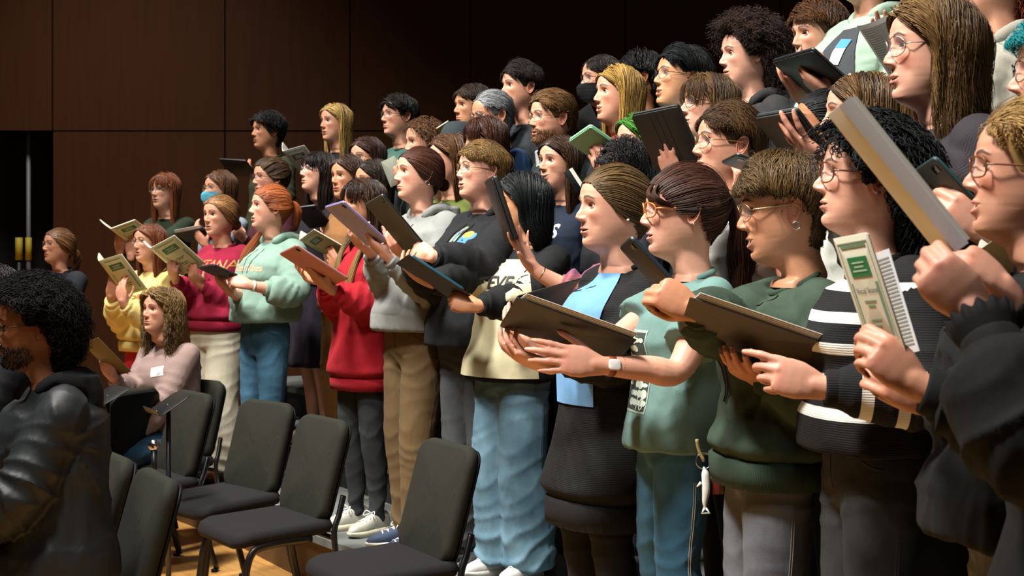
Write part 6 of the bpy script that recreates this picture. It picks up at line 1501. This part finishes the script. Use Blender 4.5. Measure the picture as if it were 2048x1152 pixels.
def blob(L, sub=.012):
    V, T = [], []
    for x, y, rx, ry in L:
        n = 14; th = np.linspace(0, 2 * PI, n, endpoint=False); k = len(V); V += [(x, y)] + [(x + rx * math.cos(t), y + ry * math.sin(t)) for t in th]; T += [(k, k + 1 + i, k + 1 + (i + 1) % n) for i in range(n)]
    return np.array(V), np.array(T)
def rectf(w, h, n=14):
    u = np.linspace(-.5, .5, n); A, B = np.meshgrid(u * w, u * h, indexing='ij'); q = gridf(n, n, False); V = np.stack([A.ravel(), B.ravel()], 1); return V, np.concatenate([q[:, [0, 1, 2]], q[:, [0, 2, 3]]])
deco()

# ---------------------------------------------------------------- hall
def structure(name, V, Q, mat, T=None):
    o = G().add(V, Q, T).build(name, mat, smooth=False); o['kind'] = 'structure'; return o

def wood_floor():
    m, nt, b = nodes('stage_wood'); L = nt.links.new; tc = nd(nt, 'ShaderNodeTexCoord'); mp = nd(nt, 'ShaderNodeMapping'); L(tc.outputs['Object'], mp.inputs[0]); mp.inputs['Rotation'].default_value = (0, 0, .9)
    br = nd(nt, 'ShaderNodeTexBrick', Scale=1.0); br.offset = .37; br.inputs['Brick Width'].default_value = 1.3; br.inputs['Row Height'].default_value = .057; br.inputs['Mortar Size'].default_value = .0012
    br.inputs['Color1'].default_value = rgb(C('#c08c4a')); br.inputs['Color2'].default_value = rgb(C('#cc9a58')); br.inputs['Mortar'].default_value = rgb(C('#6a4420')); L(mp.outputs[0], br.inputs['Vector'])
    n = nd(nt, 'ShaderNodeTexNoise', Scale=6., Detail=6.); mp2 = nd(nt, 'ShaderNodeMapping'); mp2.inputs['Scale'].default_value = (1, 14, 1); L(mp.outputs[0], mp2.inputs[0]); L(mp2.outputs[0], n.inputs['Vector'])
    mx = nd(nt, 'ShaderNodeMix', data_type='RGBA', blend_type='OVERLAY'); mx.inputs[0].default_value = .35; L(br.outputs[0], mx.inputs[6]); L(n.outputs[0], mx.inputs[7]); L(mx.outputs[2], b.inputs['Base Color']); b.inputs['Roughness'].default_value = .35
    return m

def wall_wood():
    m, nt, b = nodes('dark_panel_wood'); L = nt.links.new; tc = nd(nt, 'ShaderNodeTexCoord'); mp = nd(nt, 'ShaderNodeMapping'); mp.inputs['Scale'].default_value = (9, 9, .5); L(tc.outputs['Object'], mp.inputs[0])
    n = nd(nt, 'ShaderNodeTexNoise', Scale=3., Detail=8.); L(mp.outputs[0], n.inputs['Vector']); r = nd(nt, 'ShaderNodeMix', data_type='RGBA'); r.inputs[6].default_value = rgb(C('#341d0f')); r.inputs[7].default_value = rgb(C('#432813')); L(n.outputs[0], r.inputs[0]); L(r.outputs[2], b.inputs['Base Color']); b.inputs['Roughness'].default_value = .7; b.inputs['Specular IOR Level'].default_value = .1
    return m

V, Q = box(-7, 6, -1, 13, -.05, 0); structure('floor', V, Q, wood_floor())
WY = 11.6
def wx(px): return (px - CX) / F * WY
WW = wall_wood(); zs = HC + (HY - 262) / F * WY
g = G(); seams = [105, 450, 700, 940, 1250, 1560, 1900, 2300]
for i in range(len(seams) - 1):
    for z0, z1 in ((0.0, zs - .006), (zs + .006, 6.4)):
        V, Q = box(wx(seams[i]) + .006, wx(seams[i + 1]) - .006, WY, WY + .04, z0, z1); g.add(V, Q)
V, Q = box(wx(105) + .01, 6, WY + .03, WY + .08, 0, 6.4); g.add(V, Q)
V, Q = box(-7, wx(105) - .006, WY, WY + .06, zs + .006, 6.4); g.add(V, Q)
o = g.build('wall_back', WW, smooth=False); o['kind'] = 'structure'
V, Q = box(-7.1, -7, -1, 13, 0, 6.4); structure('wall_left', V, Q, WW)
V, Q = box(6, 6.1, -1, 13, 0, 6.4); structure('wall_right', V, Q, WW)
V, Q = box(-7, 6, 12.9, 13, 0, 6.4); structure('wall_rear', V, Q, plain('stage_black', '#050506', .9))
V, Q = box(-7, 6, -1, 13, 6.4, 6.45); structure('ceiling', V, Q, plain('ceiling', '#1a1613', .9))
V, Q = box(-7, 6, -1.1, -1, 0, 6.4); structure('wall_front', V, Q, plain('hall_dark', '#0c0a09', .9))
# black stage drape in the opening, with folds
n = 60; u = np.linspace(-6.6, wx(100) - .05, n); R = [np.stack([u, 12.2 + .06 * np.sin(u * 19), np.full(n, z)], 1) for z in (0, zs)]
G().add(np.concatenate(R), gridf(2, n, False)).build('stage_drape', FAB('#060607', 'fleece', sheen=0.))
tag(bpy.data.objects['stage_drape'], 'black drape filling the dark stage opening', 'curtain')
# pole with yellow bands in the opening
r = empty('stage_pole', (*at(57, 503, 11.75)[:2], 0)); tag(r, 'thin grey metal pole with a yellow band standing before the black drape', 'pole')
G().add(*tube([(0, 0, .01), (0, 0, HC + (HY - 258) / F * 11.75)], .018, 12)).build('shaft', plain('grey_paint', '#5a5a5c', .5), r)
G().add(*tube([(0, 0, 0), (0, 0, .02)], .045, 24, up=(1, 0, 0))).build('base', plain('black_iron', '#101012', .5), r)
z0, z1 = [HC + (HY - y) / F * 11.75 for y in (520, 475)]
G().add(*tube([(0, 0, z0), (0, 0, z1)], .026, 12)).build('yellow_band', plain('yellow', '#a8921c', .6), r)
x, y = at(38, 503, 11.8)[:2]; r = empty('bollard_post', (x, y, 0)); tag(r, 'yellow topped post beside the thin pole in the stage opening', 'post')
G().add(*tube([(0, 0, 0), (0, 0, z0)], .02, 12)).build('shaft', plain('black_iron', '#101012', .5), r); G().add(*tube([(0, 0, z0), (0, 0, z1)], .03, 12)).build('yellow_band', plain('yellow', '#a8921c', .6), r)

# risers: curved carpeted steps under the choir
PATH = np.array([(-2.75, 9.9), (-2.2, 9.05), (-1.72, 8.37), (-1.31, 7.77), (-.71, 6.77), (-.39, 6.35), (.03, 5.72), (.33, 4.7), (.52, 4.15), (.72, 3.6), (.85, 3.2), (1.0, 2.5), (1.15, 1.4)])
PT = spline(PATH, 49); tt = nrow(np.gradient(PT, axis=0)); NR = np.stack([-tt[:, 1], tt[:, 0]], 1); NR = NR * np.sign(NR[:, :1] + 1e-9)
for _ in range(8): NR[1:-1] = nrow(NR[:-2] + NR[1:-1] * 2 + NR[2:])
EDGE = [-.24, .40, .95, 1.48, 3.2]
carpet = plain('grey_carpet', '#5c605c', .95, bump=.4, bscale=400., var=.1); fasc = plain('black_fascia', '#14140f', .7); woodf = plain('wood_fascia', '#5a4022', .6, var=.2)
for r in range(4):
    z = .25 + .2 * r; a = PT + NR * EDGE[r]; bq = PT + NR * (EDGE[r + 1] + .06)
    if r == 3: bq = np.stack([np.maximum(bq[:, 0], a[:, 0] + .6), np.minimum(bq[:, 1], 11.4)], 1)
    root = empty('riser_step', (0, 0, 0)); tag(root, ['lowest grey carpeted riser step with the front row standing on it', 'second riser step, behind the front row of singers', 'third riser step in the middle of the choir', 'topmost riser step under the back row, nearest the wall'][r], 'riser', 'choir riser steps')
    top = np.concatenate([np.stack([a[:, 0], a[:, 1], np.full(49, z)], 1), np.stack([bq[:, 0], bq[:, 1], np.full(49, z)], 1)]); bot = top - np.array([0, 0, .035]); n = 49
    Qt = gridf(2, n, False); V = np.concatenate([top, bot]); sides = np.array([[i, i + 1, 2 * n + i + 1, 2 * n + i] for i in range(n - 1)] + [[n + i + 1, n + i, 3 * n + i, 3 * n + i + 1] for i in range(n - 1)] + [[n, 0, 2 * n, 3 * n], [n - 1, 2 * n - 1, 4 * n - 1, 3 * n - 1]])
    G().add(V, np.concatenate([Qt, Qt[:, ::-1] + 2 * n, sides])).build('deck', carpet, root, smooth=False)
    f0 = PT + NR * (EDGE[r] + .03); zl = 0 if r == 0 else z - .2; V = np.concatenate([np.stack([f0[:, 0], f0[:, 1], np.full(49, z - .035)], 1), np.stack([f0[:, 0], f0[:, 1], np.full(49, zl)], 1)]); V = np.concatenate([V, V + np.concatenate([NR, NR]).dot(np.eye(2, 3)) * .015])
    q = gridf(2, n, False); G().add(V, np.concatenate([q, q[:, ::-1] + 2 * n])).build('fascia', woodf if r == 0 else fasc, root, smooth=False)

# blue tape line on the floor
P = spline(np.array([at(335, 1088, 1)[:0].tolist() or [-1.45, 4.9, .003], [-1.0, 4.72, .003], [-.55, 4.5, .003]]), 12); V = np.concatenate([P + np.array([0, .012, 0]), P - np.array([0, .012, 0])])
tag(G().add(V, gridf(2, 12, False)[:, ::-1]).build('tape_line', plain('blue_tape', '#5a78b8', .7), smooth=False), 'thin blue tape line on the wooden stage floor under the chairs', 'tape')

# ---------------------------------------------------------------- chairs
def chair_parts():
    cm = FAB('#1a1b13', 'fleece', sheen=.12, var=.06); sm = plain('black_steel', '#0b0b0c', .35); shell = plain('black_shell', '#050505', .6, spec=.15)
    out = []
    # local: x forward, seat top .47, back top .85
    bk = []
    for t in np.linspace(0, 1, 9):   # back pad, slightly curved, leaning back
        pass
    V, Q, T = rbox(.42, .44, .052, .075, 6, .022); V = V[:, [2, 0, 1]]; V[:, 0] += .55 * (V[:, 1] ** 2); V = V @ rotm((0, 1, 0), -.27).T + np.array([-.235, 0, .655]); Qn, Tn = Q, T
    pad = G().add(V, Q, T)
    V, Q, T = rbox(.40, .42, .012, .07, 6, .005); V = V[:, [2, 0, 1]]; V[:, 0] += .55 * (V[:, 1] ** 2) - .032; V = V @ rotm((0, 1, 0), -.27).T + np.array([-.235, 0, .655]); sh = G().add(V, Q, T)
    V, Q, T = rbox(.45, .46, .060, .07, 6, .026); V[:, 2] -= .25 * (V[:, 0] > .1) * (V[:, 0] - .1) ** 1; seat = G().add(V + np.array([.01, 0, .445]), Q, T)
    legs = []
    for sg in (1, -1):
        legs.append(('front_leg', tube(spline([(-.10, sg * .215, .405), (.10, sg * .220, .400), (.175, sg * .222, .36), (.205, sg * .224, .20), (.225, sg * .226, .012)], 26), (.011, .016), 10)))
        legs.append(('rear_leg', tube(spline([(-.262, sg * .185, .56), (-.235, sg * .20, .49), (-.205, sg * .212, .40), (-.235, sg * .22, .20), (-.29, sg * .226, .012)], 26), (.011, .016), 10)))
    cross = [tube([(-.20, -.21, .395), (-.20, .21, .395)], .011, 10), tube([(.08, -.215, .398), (.08, .215, .398)], .011, 10)]
    return cm, sm, shell, pad, sh, seat, legs, cross
CH = None
def chair(label, px, py_top, yaw, d=None, lean=0.):
    """place by the top of its back"""
    global CH
    d = d or F * (HC - .865) / (py_top - HY); w = at(px, py_top, d); a = PI + math.radians(yaw) - math.atan2((px - CX) / F, 1)
    c, s_ = math.cos(a), math.sin(a); loc = (w[0] + .28 * c, w[1] + .28 * s_, 0)
    if CH is None:
        cm, sm, shell, pad, sh, seat, legs, cross = chair_parts(); r = empty('orchestra_chair')
        pad.build('back_pad', cm, r); sh.build('back_shell', shell, r); seat.build('seat', FAB('#100f11', 'fleece', sheen=.12, var=.06), r)
        for nm, (V, Q, T) in legs:
            o = G().add(V, Q, T).build('leg', sm, r); e = V[-2:].mean(0) if False else V[np.argmin(V[:, 2])]
            f = G().add(*tube([(e[0], e[1] + 0, .014), (e[0], e[1], 0)], .017, 10, up=(1, 0, 0))).build('foot_cap', shell, o)
        g = G()
        for x in cross: g.add(*x)
        g.build('seat_frame', sm, r); CH = r
    else:
        r = CH.copy(); COL.objects.link(r)
        for ch in CH.children:
            k = ch.copy(); COL.objects.link(k); k.parent = r
            for g2 in ch.children: h = g2.copy(); COL.objects.link(h); h.parent = k
    r.location = loc; r.rotation_euler = (0, 0, a); tag(r, label, 'chair', 'empty orchestra chairs'); return r
chair('black padded chair at the very front, its back before the wide blue jeans', 905, 868, 27, 5.3)
chair('black padded chair between the front chair and the girl in black jeans', 654, 828, 27, 6.1)
chair('black padded chair in front of the blue jeans and bare legs', 540, 803, 34, 6.75)
chair('black padded chair in front of the cream trousers', 392, 785, 24, 7.2)
chair('black padded chair with its back closest to the leather jacket', 230, 890, 16, 5.0)
chair('black padded chair overlapping the one next to the leather jacket', 320, 935, 14, 4.55)
chair('chair turned round so its dark back shell shows, by the music stand', 268, 781, -38, 7.35)
chair('chair the seated woman in mauve sits on', 402, 750, 40, 7.9)

# ---------------------------------------------------------------- music stand, microphone
def stand(label, px, py, d, yaw, tilt, sw=.22, sh=.16):
    w = at(px, py, d); r = empty('music_stand', (w[0], w[1], 0), PI + math.radians(yaw)); tag(r, label, 'music stand'); m = plain('stand_black', '#0e0f10', .4); h = w[2]
    G().add(*tube([(0, 0, .03), (0, 0, h + .0)], np.array([.013, .011]), 12)).build('post', m, r)
    g = G()
    for k in range(3):
        a = k * 2 * PI / 3; g.add(*tube(spline([(0, 0, .10), (.12 * math.cos(a), .12 * math.sin(a), .07), (.26 * math.cos(a), .26 * math.sin(a), .012)], 12), .009, 8))
    g.build('tripod', m, r)
    V, Q, T = rbox(sw, sh, .004, .02, 4, .001); V = V[:, [2, 0, 1]] @ rotm((0, 1, 0), tilt).T; G().add(V + np.array([0, 0, h]), Q, T).build('desk', m, r)
    V, Q, T = rbox(sw, .03, .004, .01, 3, .001); V = V @ rotm((0, 0, 1), PI / 2).T; V = V + np.array([.02, 0, -sh / 2]); V = V @ rotm((0, 1, 0), tilt).T; G().add(V + np.array([0, 0, h]), Q, T).build('ledge', m, r)
    return r
stand('black music stand with tilted desk between the empty chairs', 337, 808, 6.4, 30, -1.0)
stand('second black music stand behind the leather jacket shoulder', 216, 790, 6.9, 40, -1.1)
w = at(308, 890, 5.6); r = empty('microphone', (w[0], w[1], 0)); tag(r, 'small chrome ball microphone on a thin stand behind the left chairs', 'microphone')
V, Q, T = tube([w - [w[0], w[1], .004], w - [w[0], w[1], -.004]], .024, 20, up=(1, 0, 0), rnd=True); th = np.linspace(0, PI, 14); ph = np.linspace(0, 2 * PI, 24, endpoint=False)
Vs = np.stack([np.outer(np.sin(th), np.cos(ph)).ravel(), np.outer(np.sin(th), np.sin(ph)).ravel(), np.repeat(np.cos(th), 24)], 1) * .023
G().add(Vs + np.array([0, 0, w[2]]), gridf(14, 24)[:, ::-1]).build('grille', plain('chrome', '#b0b0b0', .22, 1.), r)
G().add(*tube([(0, 0, w[2] - .02), (0, 0, w[2] - .15)], np.array([.013, .009]), 14, up=(1, 0, 0))).build('handle', plain('mic_black', '#101012', .35), r)
G().add(*tube([(0, 0, .02), (0, 0, w[2] - .14)], .007, 10, up=(1, 0, 0))).build('stem', SILV(), r)
G().add(*tube([(0, 0, 0), (0, 0, .02)], np.array([.10, .09]), 28, up=(1, 0, 0))).build('base', plain('mic_black', '#101012', .35), r)

w = at(1408, 965, 3.95); r = empty('keychain', w); tag(r, 'keychain with a white fish charm hanging at the teal t-shirt hip', 'keychain')
th = np.linspace(0, 2 * PI, 25); G().add(*tube(np.stack([.022 * np.cos(th), 0 * th, .06 + .022 * np.sin(th)], 1), .002, 6, False, up=(0, 1, 0))).build('ring', SILV(), r)
G().add(*tube(spline([(-.02, 0, .12), (-.014, 0, .09), (0, 0, .06)], 8), (.010, .005), 8)).build('strap', plain('cream_strap', '#b8a878', .6), r)
sp = spline([(0, 0, .04), (.004, 0, .02), (.006, 0, -.02), (.002, 0, -.055), (.004, 0, -.075)], 18); G().add(*tube(sp, np.interp(np.linspace(0, 1, 18), [0, .2, .5, .85, 1], [.004, .011, .012, .005, .003]), 12, True, rnd=True)).add(*tube([(.002, 0, -.07), (-.006, 0, -.085), (.016, 0, -.085), (.004, 0, -.07)], .004, 6)).add(*tube([(-.008, 0, .0), (-.020, 0, -.012)], np.array([.005, .002]), 6)).build('fish_charm', plain('white_vinyl', '#d8dcd8', .4), r)
V, Q, T = rbox(.022, .07, .006, .004, 3, .002); V = V[:, [0, 2, 1]]; G().add(V + np.array([.035, .01, .0]), Q, T).build('red_tag', plain('red_leather', '#6a2414', .5), r)
V, Q, T = rbox(.016, .05, .003, .003, 3, .001); V = V[:, [0, 2, 1]]; G().add(V + np.array([.05, .015, -.01]), Q, T).build('key', plain('brass', '#a8803c', .35, 1.), r)
# ---------------------------------------------------------------- camera and light
cam = bpy.data.cameras.new('camera'); co = link('camera', cam); cam.sensor_width = 36; cam.lens = F / 2048 * 36; SC.camera = co; co.location = (0, 0, HC); co.rotation_euler = (PI / 2, 0, 0); cam.shift_y = (HY - 576) / 2048; cam.clip_start = .05
cam.dof.use_dof = True; cam.dof.focus_distance = 4.6; cam.dof.aperture_fstop = 8.0
def lamp(name, loc, target, e, size, col=(1, .95, .89), spread=120):
    l = bpy.data.lights.new(name, 'AREA'); l.energy = e; l.shape = 'DISK'; l.size = size; l.color = col; l.spread = math.radians(spread); o = link(name, l); o.location = loc
    o.rotation_euler = (Vector(loc) - Vector(target)).to_track_quat('Z', 'Y').to_euler(); return o
lamp('stage_light', (-1.9, 1.9, 6.2), (.8, 3.5, 1.5), 400, .8, spread=85)
lamp('stage_light', (-2.5, 4.4, 6.2), (-.1, 5.9, 1.4), 400, .8, spread=85)
lamp('stage_light', (-3.4, 6.6, 6.2), (-1.4, 8.1, 1.0), 250, .8, spread=75)
lamp('stage_light', (-1.9, 5.0, 6.2), (-1.9, 5.6, 0), 120, .8, spread=90)
lamp('stage_light', (-3.3, 9.4, 6.2), (-3.2, 10.2, .6), 190, .8, spread=85)
lamp('front_fill', (.3, -.3, 5.8), (.6, 5, 1.4), 60, 1.4, (1, .96, .92))  # added fill from above the camera, not a fixture of the hall
wd = bpy.data.worlds.new('world'); SC.world = wd; wd.use_nodes = True; wd.node_tree.nodes['Background'].inputs[0].default_value = (.028, .025, .023, 1); wd.node_tree.nodes['Background'].inputs[1].default_value = 1.
vs = SC.view_settings; vs.view_transform = 'Standard'; vs.look = 'None'; vs.gamma = 1; vs.exposure = -1.3; vs.use_curve_mapping = False
